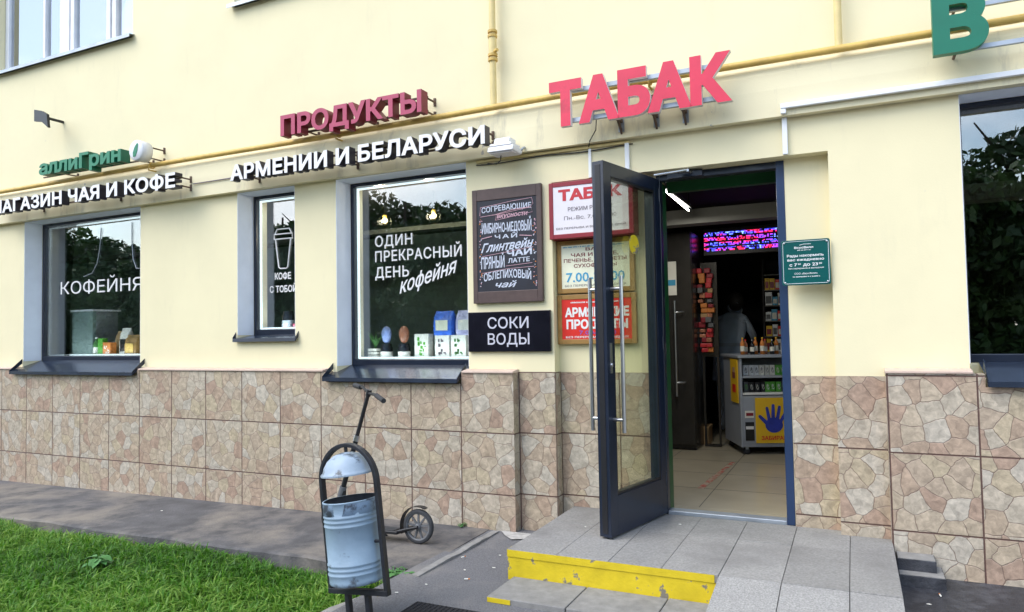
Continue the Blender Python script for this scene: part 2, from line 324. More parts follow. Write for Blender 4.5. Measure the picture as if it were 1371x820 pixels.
# ------------------------------------------------------------------ mesh helpers
def wl(o):
    v = Vector((0, 0, 0))
    while o: v += o.location; o = o.parent
    return v
class MB:
    """collects shapes and links them as ONE mesh object"""
    def __init__(s, T=None): s.v = []; s.f = []; s.m = []; s.mats = []; s.T = T; s.sm = []
    def mi(s, m):
        m = M_[m] if isinstance(m, str) else m
        if m not in s.mats: s.mats.append(m)
        return s.mats.index(m)
    def add(s, vs, fs, m, smooth=False):
        k = len(s.v); i = s.mi(m)
        if s.T is not None: vs = [tuple(s.T @ Vector(p)) for p in vs]
        s.v += [tuple(p) for p in vs]
        for f in fs: s.f.append(tuple(k+j for j in f)); s.m.append(i); s.sm.append(smooth)
        return s
    def box(s, x0, x1, y0, y1, z0, z1, m):
        vs = [(x0, y0, z0), (x1, y0, z0), (x1, y1, z0), (x0, y1, z0), (x0, y0, z1), (x1, y0, z1), (x1, y1, z1), (x0, y1, z1)]
        return s.add(vs, [(0, 3, 2, 1), (4, 5, 6, 7), (0, 1, 5, 4), (1, 2, 6, 5), (2, 3, 7, 6), (3, 0, 4, 7)], m)
    def prism(s, poly, a, b, m, axis='x'):
        """poly: 2d points counter-clockwise; extruded along axis from a to b"""
        n = len(poly)
        mk3 = {'x': lambda p, t: (t, p[0], p[1]), 'y': lambda p, t: (p[0], t, p[1]), 'z': lambda p, t: (p[0], p[1], t)}[axis]
        vs = [mk3(p, a) for p in poly]+[mk3(p, b) for p in poly]
        fs = [tuple(range(n))[::-1], tuple(range(n, 2*n))]+[(i, (i+1) % n, n+(i+1) % n, n+i) for i in range(n)]
        if axis == 'y': fs = [f[::-1] for f in fs]
        return s.add(vs, fs, m)
    def tube(s, pts, r, m, seg=10, cap=True):
        pts = [Vector(p) for p in pts]; rs = r if isinstance(r, (list, tuple)) else [r]*len(pts)
        vs = []; fs = []; ref = None
        for i, p in enumerate(pts):
            d = (pts[min(i+1, len(pts)-1)]-pts[max(i-1, 0)]).normalized()
            if ref is None: ref = d.orthogonal().normalized()
            a = (ref-d*ref.dot(d)).normalized(); b = d.cross(a); ref = a
            for k in range(seg):
                t = 2*math.pi*k/seg; vs.append(tuple(p+(a*math.cos(t)+b*math.sin(t))*rs[i]))
        for i in range(len(pts)-1):
            for k in range(seg):
                k2 = (k+1) % seg; fs.append((i*seg+k, i*seg+k2, (i+1)*seg+k2, (i+1)*seg+k))
        s.add(vs, fs, m, True)
        if cap:
            n = len(pts)-1
            s.add([vs[k] for k in range(seg)], [tuple(range(seg))[::-1]], m); s.add([vs[n*seg+k] for k in range(seg)], [tuple(range(seg))], m)
        return s
    def lathe(s, prof, c, m, seg=28, axis='z', smooth=True):
        vs = []; fs = []; n = len(prof)
        for k in range(seg):
            t = 2*math.pi*k/seg; ca, sa = math.cos(t), math.sin(t)
            for r, h in prof:
                p = {'z': (r*ca, r*sa, h), 'y': (r*ca, h, -r*sa), 'x': (h, r*ca, r*sa)}[axis]
                vs.append((c[0]+p[0], c[1]+p[1], c[2]+p[2]))
        for k in range(seg):
            k2 = (k+1) % seg
            for i in range(n-1): fs.append((k*n+i, k2*n+i, k2*n+i+1, k*n+i+1))
        return s.add(vs, fs, m, smooth)
    def ball(s, c, r, m, seg=16, rings=10):
        rx, ry, rz = (r, r, r) if not isinstance(r, tuple) else r
        vs = []; fs = []
        for i in range(rings+1):
            a = math.pi*i/rings
            for k in range(seg):
                t = 2*math.pi*k/seg; vs.append((c[0]+rx*math.sin(a)*math.cos(t), c[1]+ry*math.sin(a)*math.sin(t), c[2]-rz*math.cos(a)))
        for i in range(rings):
            for k in range(seg):
                k2 = (k+1) % seg; fs.append((i*seg+k, i*seg+k2, (i+1)*seg+k2, (i+1)*seg+k))
        return s.add(vs, fs, m, True)
    def build(s, name, parent=None, bevel=0, local=False, loc=None):
        me = bpy.data.meshes.new(name)
        off = Vector((0, 0, 0)) if (local or parent is None) else wl(parent)
        if loc is not None and parent is None: off = Vector(loc)
        me.from_pydata([tuple(Vector(p)-off) for p in s.v], [], s.f)
        for m in s.mats: me.materials.append(m)
        me.polygons.foreach_set('material_index', s.m); me.polygons.foreach_set('use_smooth', s.sm)
        me.validate(); me.update()
        o = bpy.data.objects.new(name, me); COL.objects.link(o)
        if parent: o.parent = parent
        elif loc is not None: o.location = loc
        if bevel:
            b = o.modifiers.new('bevel', 'BEVEL'); b.width = bevel; b.segments = 2; b.limit_method = 'ANGLE'; b.angle_limit = R(40)
        return o
def tag(o, label, cat, group=None, kind=None):
    if label: o['label'] = label
    if cat: o['category'] = cat
    if group: o['group'] = group
    if kind: o['kind'] = kind
    return o
def thing(name, label, cat, loc=(0, 0, 0), rot=(0, 0, 0), group=None):
    o = bpy.data.objects.new(name, None); COL.objects.link(o); o.location = loc; o.rotation_euler = rot; o.empty_display_size = .1
    return tag(o, label, cat, group)
def struct(name, mb, kind='structure', bevel=0):
    o = mb.build(name, bevel=bevel); o['kind'] = kind; return o

# text from Blender's own built-in font: outlines are taken as curves, thickened, united and filled here
from mathutils.geometry import delaunay_2d_cdt
def outlines(body, res=3, spacing=1.0):
    cu = bpy.data.curves.new('txt', 'FONT'); cu.body = body; cu.space_character = spacing
    o = bpy.data.objects.new('txt', cu); COL.objects.link(o); bpy.context.view_layer.update()
    c = o.to_curve(bpy.context.evaluated_depsgraph_get()); out = []
    for sp in c.splines:
        P = []; n = len(sp.bezier_points)
        for i in range(n):
            a, b = sp.bezier_points[i], sp.bezier_points[(i+1) % n]
            p0, p1, p2, p3 = [Vector(v[:2]) for v in (a.co, a.handle_right, b.handle_left, b.co)]
            ch = p3-p0; L_ = max(ch.length, 1e-6)
            flat = abs(ch.x*(p1-p0).y-ch.y*(p1-p0).x)/L_ < .002 and abs(ch.x*(p2-p0).y-ch.y*(p2-p0).x)/L_ < .002
            for k in range(1 if flat else res):
                t = k/(1 if flat else res); u = 1-t
                q = p0*u**3+p1*3*u*u*t+p2*3*u*t*t+p3*t**3
                if not P or (q-P[-1]).length > 1e-4: P.append(q)
        if len(P) > 1 and (P[0]-P[-1]).length < 1e-4: P.pop()
        if len(P) > 2: out.append((sp.character_index, P))
    o.to_curve_clear(); bpy.data.objects.remove(o); bpy.data.curves.remove(cu)
    return out
def area2(P): return sum(P[i].x*P[(i+1) % len(P)].y-P[(i+1) % len(P)].x*P[i].y for i in range(len(P)))
def thicken(P, d):
    if not d: return P
    n = len(P); out = []
    for i in range(n):
        e0 = (P[i]-P[i-1]).normalized(); e1 = (P[(i+1) % n]-P[i]).normalized()
        n0, n1 = Vector((e0.y, -e0.x)), Vector((e1.y, -e1.x)); m = n0+n1
        if m.length < .3: out.append(P[i]+n0*d); continue
        m.normalize(); out.append(P[i]+m*min(d/max(m.dot(n0), .35), 2.2*d))
    return out
def fill(loops):
    V = []; Eg = []
    for P in loops:
        k = len(V); V += P; Eg += [(k+i, k+(i+1) % len(P)) for i in range(len(P))]
    vs, _, fs, *_r = delaunay_2d_cdt(V, Eg, [], 0, 1e-5)
    A = [np.array([p[:] for p in P]) for P in loops]; B = [np.roll(a, -1, 0) for a in A]
    C = np.array([[sum(vs[i].x for i in f)/3, sum(vs[i].y for i in f)/3] for f in fs])
    wn = np.zeros(len(fs), int)
    for a, b in zip(A, B):
        for (x0, y0), (x1, y1) in zip(a, b):
            cr_ = (x1-x0)*(C[:, 1]-y0)-(C[:, 0]-x0)*(y1-y0)
            wn += ((y0 <= C[:, 1]) & (y1 > C[:, 1]) & (cr_ > 0)).astype(int)-((y0 > C[:, 1]) & (y1 <= C[:, 1]) & (cr_ < 0)).astype(int)
    keep = [f for f, w in zip(fs, wn) if w > 0]
    keep = [f if (vs[f[1]].x-vs[f[0]].x)*(vs[f[2]].y-vs[f[0]].y)-(vs[f[2]].x-vs[f[0]].x)*(vs[f[1]].y-vs[f[0]].y) > 0 else f[::-1] for f in keep]
    es = {}
    for f in keep:
        for a, b in ((f[0], f[1]), (f[1], f[2]), (f[2], f[0])): es[(a, b)] = 1
    rim = [(a, b) for a, b in es if (b, a) not in es]
    return np.array([v[:] for v in vs]), keep, rim
CAP = max(p.y for _, P in outlines('Н') for p in P)
_cache = {}
def glyphs(body, bold=0, res=3, spacing=1.0):
    """per character: (index, 2d points, triangles, rim edges); heights in units of the capital height"""
    key = (body, bold, res, spacing)
    if key in _cache: return _cache[key]
    by = {}
    for ci, P in outlines(body, res, spacing): by.setdefault(ci, []).append(P)
    out = []
    for ci, Ps in sorted(by.items()):
        big = max(Ps, key=lambda P: abs(area2(P)))
        if area2(big) < 0: Ps = [P[::-1] for P in Ps]
        vs, fs, rim = fill([thicken(P, bold) for P in Ps])
        vs = vs.copy(); vs[:, 1] = (vs[:, 1]+bold)/(CAP+2*bold); out.append((ci, vs, fs, rim))
    _cache[key] = out; return out
def text(mb, body, x0, x1, zb, cap, y, mat, depth=.002, side=None, bold=.02, shear=0, res=2, slope=0, wave=None, spacing=1.0):
    """writes body on a plane facing -Y, stretched between x0 and x1, baseline zb, capital height cap"""
    G = glyphs(body, bold, res, spacing); sh = lambda v: v[:, 0]+shear*v[:, 1]*.7
    mn = min(sh(v).min() for _, v, _, _ in G); mxx = max(sh(v).max() for _, v, _, _ in G)
    for _, v, fs, rim in G:
        t = (sh(v)-mn)/(mxx-mn); X = x0+t*(x1-x0); Z = zb+v[:, 1]*cap+slope*(X-x0)
        if wave: Z = wave(t, v[:, 1], Z)
        n = len(v); mb.add([(a, y, c) for a, c in zip(X, Z)], fs, mat)
        if depth > .003: mb.add([(a, y, c) for a, c in zip(X, Z)]+[(a, y+depth, c) for a, c in zip(X, Z)], [(b, a, a+n, b+n) for a, b in rim]+[tuple(i+n for i in f)[::-1] for f in fs], side or mat)
    return mb
def letters(parent, body, x0, x1, zb, cap, y, mat, side, depth, bold=.03, res=5, spacing=1.0, slope=0):
    """box letters: every letter a mesh of its own under parent"""
    G = glyphs(body, bold, res, spacing); mn = min(v[:, 0].min() for _, v, _, _ in G); mxx = max(v[:, 0].max() for _, v, _, _ in G)
    for _, v, fs, rim in G:
        X = x0+(v[:, 0]-mn)/(mxx-mn)*(x1-x0); Z = zb+v[:, 1]*cap; n = len(v); b = MB()
        Z = Z+slope*(X.mean()-x0)
        P = [(a, y, c) for a, c in zip(X, Z)]+[(a, y+depth, c) for a, c in zip(X, Z)]
        b.add(P, fs, mat); k = b.mi(side)
        for f in [(q, p, p+n, q+n) for p, q in rim]+[tuple(i+n for i in f)[::-1] for f in fs]: b.f.append(f); b.m.append(k); b.sm.append(False)
        b.build('letter', parent)

# ================================================================== the ground
def zg(x): return .13+.0115*(max(min(x, -2.6), -12)+2.6)
struct('ground', MB().add([(-300, -300, -.06), (300, -300, -.06), (300, 300, -.06), (-300, 300, -.06)], [(0, 1, 2, 3)], 'soil'))
# concrete apron along the wall, a slab with a broken front edge
b = MB(); xs = [-16+.17*i for i in range(int((16-2.3)/.17)+1)]
prof = []
for x in xs:
    e = -1.055+.012*math.sin(x*5.1)+.008*math.sin(x*13.7+1)+.006*random.uniform(-1, 1); h = zg(x)-.012
    prof.append([(x, .0, zg(x)), (x, -.5, zg(x)-.004), (x, e+.02, h), (x, e, h-.012), (x, e-.008+.01*random.uniform(-1, 1), -.03)])
vs = [p for q in prof for p in q]; fs = []
for i in range(len(prof)-1):
    for j in range(4): fs.append((i*5+j, i*5+j+1, (i+1)*5+j+1, (i+1)*5+j))
b.add(vs, fs, 'apron'); n = len(prof)-1; b.add([prof[n][j] for j in range(5)]+[(prof[n][0][0], 0, -.03)], [(0, 5, 4, 3, 2, 1)], 'apron')
struct('path', b)
# asphalt in front of the entrance
b = MB(); nx, ny = 60, 60; vs = []; fs = []
for j in range(ny+1):
    for i in range(nx+1):
        x = -2.44+(8.4)*(i/nx)**1.3; y = .05-12*(j/ny)**1.6
        vs.append((x, y, .128+.004*math.sin(x*3.1+y*2.2)+.003*math.sin(y*5+1)))
for j in range(ny):
    for i in range(nx): a = j*(nx+1)+i; fs.append((a, a+nx+1, a+nx+2, a+1))
b.add(vs, fs, 'asphalt', True); struct('pavement', b)
b = MB(); b.box(.172, 8, -1.7, .0, .05, .139, 'wet_asphalt'); struct('asphalt_strip', b)
# low kerb between lawn, apron and pavement
b = MB()
def strip(mb, pts, w, z0, z1, m):
    pts = [Vector((p[0], p[1], 0)) for p in pts]; vs = []; fs = []
    for i, p in enumerate(pts):
        d = (pts[min(i+1, len(pts)-1)]-pts[max(i-1, 0)]).normalized(); s = Vector((-d.y, d.x, 0))*w/2; j = .006*random.uniform(-1, 1)
        vs += [tuple((p+s).to_2d())+(z0,), tuple((p+s*.85).to_2d())+(z1+j,), tuple((p-s*.85).to_2d())+(z1+j,), tuple((p-s).to_2d())+(z0,)]
    for i in range(len(pts)-1):
        for k in range(3): fs.append((i*4+k, i*4+k+1, (i+1)*4+k+1, (i+1)*4+k))
    fs += [(0, 3, 2, 1), tuple(len(pts)*4-4+k for k in range(4))]
    mb.add(vs, [f[::-1] for f in fs], m)
strip(b, [(-2.33, -.12-.08*i) for i in range(14)], .055, .0, .137, 'curb')
strip(b, [(-2.35-.11*min(1, i/5), -1.2-.1*i) for i in range(60)], .13, .0, .118, 'curb')
struct('kerb', b)
b = MB()
vs = [(-2.30, -.10, .133), (-1.84, -.10, .1345), (-1.84, -.36, .135), (-1.95, -.30, .134), (-2.05, -.22, .133), (-2.14, -.27, .133), (-2.22, -.2, .133)]
b.add(vs, [(0, 6, 5, 4, 3, 2, 1)], 'mortar'); struct('mortar_patch', b)
# lawn
b = MB(); nx, ny = 90, 50; vs = []; fs = []
def LAWN(x, y): return .03+.02*np.sin(x*2.3+y)+.014*np.sin(x*5+y*3.3)+(.0115*(np.clip(x, -12, -2.6)+2.6))*.5-.022*np.clip((y+1.35)/.3, 0, 1)
def zl(x, y): return float(LAWN(x, y))
for j in range(ny+1):
    for i in range(nx+1):
        x = -16+(16-2.5)*i/nx; y = -1.04-9*(j/ny)**1.5; vs.append((x, y, zl(x, y)))
for j in range(ny):
    for i in range(nx): a = j*(nx+1)+i; fs.append((a, a+nx+1, a+nx+2, a+1))
b.add(vs, fs, 'soil', True); struct('lawn', b)
def blades(tufts, x0, x1, y0, y1, h0, h1, w0, w1, per=12):
    """tufts of blades leaning outwards from a common root"""
    tx = rng.uniform(x0, x1, tufts); ty = rng.uniform(y0, y1, tufts)
    k = (tx < -2.545-.05*np.sin(ty*9)) & (rng.uniform(0, 1, tufts) < .8+.2*np.sin(tx*3.1+1.3*np.sin(ty*2.7)))
    tx, ty = tx[k], ty[k]; tufts = len(tx)
    th = rng.uniform(.45, 1, tufts)**1.3; th *= np.clip((-1.03-ty)/.16, .30, 1); tl = rng.uniform(0, 6.28, tufts); tc = .48+.2*np.sin(tx*1.7+2*np.sin(ty*1.9))+rng.normal(0, .12, tufts)
    R_ = lambda a: np.repeat(a, per)
    n = tufts*per; x = R_(tx)+rng.normal(0, .022, n); y = np.minimum(R_(ty)+rng.normal(0, .022, n), -1.065)
    z = LAWN(x, y)-.008
    h = (h0+(h1-h0)*R_(th))*rng.uniform(.55, 1.1, n); w = rng.uniform(w0, w1, n)
    la = rng.uniform(0, 2*np.pi, n); la = np.where(rng.uniform(0, 1, n) < .5, R_(tl)+rng.normal(0, .5, n), la)
    lean = h*rng.uniform(.2, 1.3, n); a = la+np.pi/2+rng.normal(0, .4, n)
    dx, dy = np.cos(a)*w, np.sin(a)*w; lx, ly = np.cos(la)*lean, np.sin(la)*lean
    P = np.empty((n, 5, 3))
    P[:, 0] = np.stack([x-dx, y-dy, z], 1); P[:, 1] = np.stack([x+dx, y+dy, z], 1)
    P[:, 2] = np.stack([x+dx*.8+lx*.35, y+dy*.8+ly*.35, z+h*.66], 1); P[:, 3] = np.stack([x-dx*.8+lx*.35, y-dy*.8+ly*.35, z+h*.66], 1)
    P[:, 4] = np.stack([x+lx, y+ly, z+h*(1.02-.36*(lean/h))], 1)
    P[:, :, 1] = np.minimum(P[:, :, 1], -1.06)
    base = R_(tc)+rng.normal(0, .20, n); base = np.where(rng.uniform(0, 1, n) < .025, 1.0, base)
    return P.reshape(-1, 3), np.clip(base, 0, 1)
def leafmesh(name, P, rnd, mat, quads=False):
    n = len(rnd); k = 4 if quads else 5
    me = bpy.data.meshes.new(name)
    I = np.arange(n)[:, None]*k
    if quads: faces = (I+np.array([[0, 1, 2, 3]])).tolist(); fr = rnd
    else:
        faces = np.concatenate([I+np.array([[0, 1, 2, 3]])], 0).tolist()+(I+np.array([[3, 2, 4]])).tolist(); fr = np.concatenate([rnd, rnd])
    me.from_pydata(P.tolist(), [], faces); me.materials.append(M_[mat])
    at = me.attributes.new('rnd', 'FLOAT', 'FACE'); at.data.foreach_set('value', fr.astype(np.float32)); me.update()
    return me
P1, r1 = blades(7500, -8.9, -2.5, -2.75, -1.06, .04, .15, .0026, .0070, per=13)
P2, r2 = blades(1800, -14, -2.56, -6, -1.06, .04, .11, .003, .007, per=9)
gm = leafmesh('grass', np.concatenate([P1, P2]), np.concatenate([r1, r2]), 'grass')
go = bpy.data.objects.new('grass', gm); COL.objects.link(go); go['kind'] = 'stuff'

# ================================================================== the building
BL = thing('shop_building', 'cream plastered building with stone-print tiled plinth and ground floor shops', 'building', (-3.5, .1, 0))
part = lambda mb, name, bevel=0, parent=BL: mb.build(name, parent, bevel)
ZB = 2.83                                        # underside of the plaster band
UZ = 4.525
WX = [(-8.05, -6.205, 1.325), (-4.935, -4.27, 1.555), (-3.83, -2.594, 1.285), (.583, 2.3, 1.31)]   # window openings x0, x1, sill
b = MB()
def wal(x0, x1, z0, z1, y0=0., y1=.36): b.box(x0, x1, y0, y1, z0, z1, 'plaster')
px = -16
for x0, x1, zs in WX[:3]:
    wal(px, x0, 0, ZB); cut = .04 if x0 == -4.935 else .08; wal(x0, x1, 0, zs-cut); wal(x0, x1, zs-cut, zs, .19); px = x1
wal(px, -1.905, 0, ZB)
wal(-1.905, -1.178, 0, 2.598, .10); wal(-1.905, -.1, 2.598, ZB)      # recess beside and above the door
wal(-.358, -.1, 0, 2.598, .10)
wal(-1.178, -.358, 2.592, 2.598, .10)
wal(-.1, .583, 0, ZB); wal(.583, 2.3, 0, 1.23); wal(.583, 2.3, 1.23, 1.31, .19); wal(2.3, 8, 0, ZB)
# upper wall with its two window openings
wal(-16, -8.6, ZB, 8); wal(-8.6, -6.33, ZB, UZ); wal(-8.6, -6.33, 6.3, 8); wal(-6.33, -4.965, ZB, 8)
wal(-4.965, -3.2, ZB, UZ); wal(-4.965, -3.2, 6.3, 8); wal(-3.2, 8, ZB, 8)
part(b, 'wall')
b = MB(); prof = [(-.062, ZB), (-.004, ZB), (-.004, 3.17), (-.02, 3.16), (-.045, 3.13), (-.06, 3.085), (-.064, 3.0)]
prof = [(-.004, ZB-.0), (-.004, 3.175), (-.022, 3.168), (-.045, 3.14), (-.058, 3.10), (-.063, 3.0), (-.062, ZB-.0)]
for i in range(48):
    xa, xb = -16+.5*i, -15.5+.5*i
    w0, w1 = .004*math.sin(xa*1.7), .004*math.sin(xb*1.7)
    n = len(prof); vs = [(xa, y+w0*(y < -.01), z) for y, z in prof]+[(xb, y+w1*(y < -.01), z) for y, z in prof]
    fs = [(k, (k+1) % n, n+(k+1) % n, n+k) for k in range(n)]
    b.add(vs, [f[::-1] for f in fs], 'band')
part(b, 'plaster_band')
# tiled plinth
b = MB()
PY = -.09
for x0, x1, z1 in ((-16, -8.07, 1.247), (-8.07, -6.13, 1.198), (-6.13, -3.87, 1.247), (-3.87, -2.612, 1.165), (-2.612, -2.19, 1.245)):
    b.box(x0, x1, PY, -.001, 0, z1, 'tile')
b.box(-2.19, -1.906, -.006, -.0005, 0, 1.252, 'tile')
b.box(-1.9055, -1.899, -.0008, .093, 0, 1.250, 'tile')
b.box(-1.8995, -1.181, .092, .0985, 0, 1.246, 'tile'); part(b, 'plinth'); b = MB(); b.box(-.355, -.1, .092, .0985, 0, 1.232, 'tile'); part(b, 'plinth'); b = MB()
b.box(-.1, .162, -.006, -.0005, 0, 1.240, 'tile')
b.box(.162, .64, PY, -.001, 0, 1.262, 'tile'); b.box(.64, 2.34, PY, -.001, 0, 1.19, 'tile'); b.box(2.34, 8, PY, -.001, 0, 1.262, 'tile')
part(b, 'plinth')
b = MB()
def cap(x0, x1, z):
    b.prism([(-.001, z), (-.001, z+.026), (-.02, z+.026), (PY-.012, z+.014), (PY-.012, z)][::-1], x0, x1, 'cap', 'x')
for c_ in ((-16, -8.09, 1.2475), (-6.105, -3.895, 1.2475), (-2.606, -2.186, 1.2455), (.158, .585, 1.2625), (2.36, 8, 1.2625)):
    b = MB(); cap(*c_); part(b, 'plinth_cap', .003)

def window(x0, x1, z0, z1, yf=.19, xs0=None, xs1=None, sill_y=-.13, sill_drop=.085, lining=True, led=True, sill=True):
    """shop window: the frame is the part; pane, light strip, lining and sill are its pieces"""
    f = MB(); w = .032; zb = .05
    for a, c in ((x0+.003, x0+w), (x1-w, x1-.003)): f.box(a, c, yf, yf+.07, z0+.003, z1-.003, 'navy')
    f.box(x0+w, x1-w, yf, yf+.07, z0+.003, z0+zb, 'navy'); f.box(x0+w, x1-w, yf, yf+.07, z1-w, z1-.003, 'navy')
    fr = part(f, 'window', .004)
    p = MB(); p.box(x0+w, x1-w, yf+.03, yf+.036, z0+zb, z1-w, 'glass'); p.build('pane', fr)
    if led:
        l = MB(); s = .020; y0, y1 = yf+.040, yf+.058
        l.box(x0+w+.004, x0+w+s, y0, y1, z0+zb+.004, z1-w-.004, 'led'); l.box(x1-w-s, x1-w-.004, y0, y1, z0+zb+.004, z1-w-.004, 'led')
        l.box(x0+w+s+.004, x1-w-s-.004, y0, y1, z0+zb+.004, z0+zb+s, 'led'); l.box(x0+w+s+.004, x1-w-s-.004, y0, y1, z1-w-s, z1-w-.004, 'led')
        ls = l.build('light_strip', fr, .003)
        for zz, rx, en in ((z0+zb+s+.012, R(155), .75), (z1-w-s-.012, R(25), .9)):       # the light the strip itself throws into the display
            al = bpy.data.lights.new('strip_light', 'AREA'); al.shape = 'RECTANGLE'; al.size = x1-x0-.2; al.size_y = .02; al.energy = en*(x1-x0); al.color = (.88, .95, 1)
            ao = bpy.data.objects.new('strip_light', al); COL.objects.link(ao); ao.parent = fr; ao.location = Vector(((x0+x1)/2, yf+.075, zz))-wl(fr); ao.rotation_euler = (rx, 0, 0)
    if lining:
        r = MB(); r.box(x0+.0005, x0+.0035, .0005, yf-.002, z0+.004, z1-.004, 'reveal'); r.box(x1-.0035, x1-.0005, .0005, yf-.002, z0+.004, z1-.004, 'reveal')
        r.box(x0+.004, x1-.004, .0005, yf-.002, z1-.0035, z1-.0005, 'reveal'); r.build('reveal', fr)
    if sill:
        a, c = (xs0 or x0), (xs1 or x1); q = MB(); zt = z0+.002; zf = z0-sill_drop
        q.prism([(yf-.002, zt), (yf-.002, zt+.004), (sill_y, zf+.004), (sill_y-.004, zf-.026), (sill_y, zf-.026), (sill_y+.002, zf)][::1], a, c, 'sill', 'x')
        for e0, e1 in ((a-.004, a), (c, c+.004)): q.prism([(-.003, z0-.02), (-.003, z0+.03), (sill_y, zf+.012), (sill_y, zf-.026)], e0, e1, 'sill', 'x')
        q.build('sill', fr)
    return fr
w1 = window(-8.05, -6.205, 1.325, ZB, xs0=-8.06, xs1=-6.14, sill_y=-.135, sill_drop=.10)
w2 = window(-4.935, -4.27, 1.555, ZB, xs0=-4.95, xs1=-4.235, sill_y=-.04, sill_drop=.03)
w3 = window(-3.83, -2.594, 1.285, ZB, xs0=-3.865, xs1=-2.622, sill_y=-.14, sill_drop=.085)
w4 = window(.583, 2.3, 1.31, ZB, xs0=.65, xs1=2.33, sill_y=-.13, sill_drop=.09, led=False)
yl = .216
t = MB(); text(t, 'КОФЕЙНЯ', -7.765, -6.47, 2.045, .135, yl, 'white', bold=.0, slope=-.005, res=3)
# outline of a speech bubble hand-drawn in white paint
for pts in ([(-7.10, 2.72), (-7.12, 2.5), (-7.16, 2.35), (-7.24, 2.25), (-7.38, 2.22)], [(-6.62, 2.74), (-6.62, 2.55), (-6.60, 2.36), (-6.55, 2.26), (-6.42, 2.26)]):
    t.tube([(x, yl, z) for x, z in pts], .004, 'galv', 5)
t.build('lettering', w1)
t = MB(); c = [(-4.655, 2.47), (-4.615, 2.16), (-4.475, 2.16), (-4.44, 2.47)]
def line(mb, pts, r=.006, m='white', close=False):
    if close: pts = pts+[pts[0]]
    mb.tube([(x, yl, z) for x, z in pts], r, m, 6)
line(t, [(-4.692, 2.415), (-4.655, 2.165), (-4.637, 2.152), (-4.567, 2.152), (-4.549, 2.165), (-4.514, 2.415)])
line(t, [(-4.709, 2.420), (-4.707, 2.465), (-4.497, 2.465), (-4.495, 2.420)], close=True)
line(t, [(-4.697, 2.470), (-4.674, 2.510), (-4.530, 2.510), (-4.507, 2.470)])
for a, bb, z, c_ in (('КОФЕ', None, 2.055, (-4.704, -4.515)), ('С ТОБОЙ', None, 1.938, (-4.764, -4.448))):
    text(t, a, c_[0], c_[1], z, .062, yl, 'white', bold=.025)
t.build('lettering', w2)
t = MB()
text(t, 'ОДИН', -3.597, -3.225, 2.275, .092, yl, 'white', bold=.012, spacing=1.08); text(t, 'ПРЕКРАСНЫЙ', -3.597, -2.765, 2.148, .092, yl, 'white', bold=.012, spacing=1.08)
text(t, 'ДЕНЬ', -3.597, -3.262, 2.013, .092, yl, 'white', bold=.012, spacing=1.08)
text(t, 'кофейня', -3.355, -2.81, 1.872, .125, yl, 'white', bold=.012, shear=.3, slope=.28)
t.build('lettering', w3)

# upper windows: white frames, deep sills
def upper(x0, x1, muls):
    f = MB(); yf = .09
    f.box(x0+.003, x0+.07, yf, yf+.07, UZ+.04, 6.297, 'white_plastic'); f.box(x1-.07, x1-.003, yf, yf+.07, UZ+.04, 6.297, 'white_plastic')
    f.box(x0+.07, x1-.07, yf, yf+.07, UZ+.04, UZ+.1, 'white_plastic'); f.box(x0+.07, x1-.07, yf, yf+.07, 6.22, 6.297, 'white_plastic')
    for a, c in muls: f.box(a, c, yf-.004, yf+.066, UZ+.1, 6.22, 'white_plastic')
    fr = part(f, 'window', .006)
    MB().box(x0+.07, x1-.07, yf+.03, yf+.036, UZ+.1, 6.22, 'skyglass').build('pane', fr)
    cu = MB()
    vs = []; fs = []; n = 80
    for i in range(n+1):
        x = x0+.05+(x1-x0-.1)*i/n; y = yf+.16+.02*math.sin(i*1.3); vs += [(x, y, UZ+.1), (x, y, 6.2)]
    for i in range(n): fs.append((2*i, 2*i+2, 2*i+3, 2*i+1))
    cu.add(vs, fs, 'white', True).build('curtain', fr)
    q = MB(); q.prism([(yf, UZ+.03), (yf, UZ+.038), (-.06, UZ+.014), (-.062, UZ-.02), (-.057, UZ-.02), (-.055, UZ+.008)], x0-.03, x1+.03, 'galv', 'x')
    q.build('sill', fr); return fr
upper(-8.6, -6.33, [(-7.90, -7.86), (-7.61, -7.45), (-7.43, -7.37), (-6.85, -6.79), (-6.76, -6.70)])
upper(-4.965, -3.2, [(-4.66, -4.60), (-4.1, -3.98)])

# door frame, open leaf, threshold
f = MB(); f.box(-1.178, -1.150, .10, .17, .305, 2.592, 'navy'); f.box(-.408, -.358, .095, .17, .305, 2.592, 'navyblue'); f.box(-1.150, -.408, .098, .17, 2.545, 2.59, 'navy')
f.box(-1.150, -.408, .10, .19, .300, .330, 'galv')
part(f, 'door_frame', .004)
H = Vector((-1.125, .085, 0)); th = math.atan2(-.61-.09, -1.315+1.155)      # leaf direction on plan
TM = Matrix.Translation((-1.152, .09, 0)) @ Matrix.Rotation(th, 4, 'Z')
# local: x along the leaf from the hinge, y to the far (left) side is negative
LZ0, LZ1, LL, LT = .318, 2.555, .735, -.078
d = MB(TM)
d.box(0, .075, LT, 0, LZ0, LZ1, 'navy'); d.box(LL-.085, LL, LT, 0, LZ0, LZ1, 'navy')
d.box(.075, LL-.085, LT, 0, LZ0, LZ0+.235, 'navy'); d.box(.075, LL-.085, LT, 0, LZ1-.085, LZ1, 'navy')
for a in (LT-.001, -.011): pass
d.box(LL, LL+.003, LT+.02, -.02, LZ0+.02, LZ1-.02, 'black')
DR = part(d, 'door', .005)
MB(TM).box(.075, LL-.085, LT/2-.012, LT/2+.012, LZ0+.235, LZ1-.085, 'doorglass').build('pane', DR)
g = MB(TM)
for a, c in ((.075, .088), (LL-.098, LL-.085)): g.box(a, c, -.012, -.004, LZ0+.236, LZ1-.086, 'black')
g.box(.088, LL-.098, -.012, -.004, LZ0+.236, LZ0+.249, 'black'); g.box(.088, LL-.098, -.012, -.004, LZ1-.099, LZ1-.086, 'black'); g.build('gasket', DR)
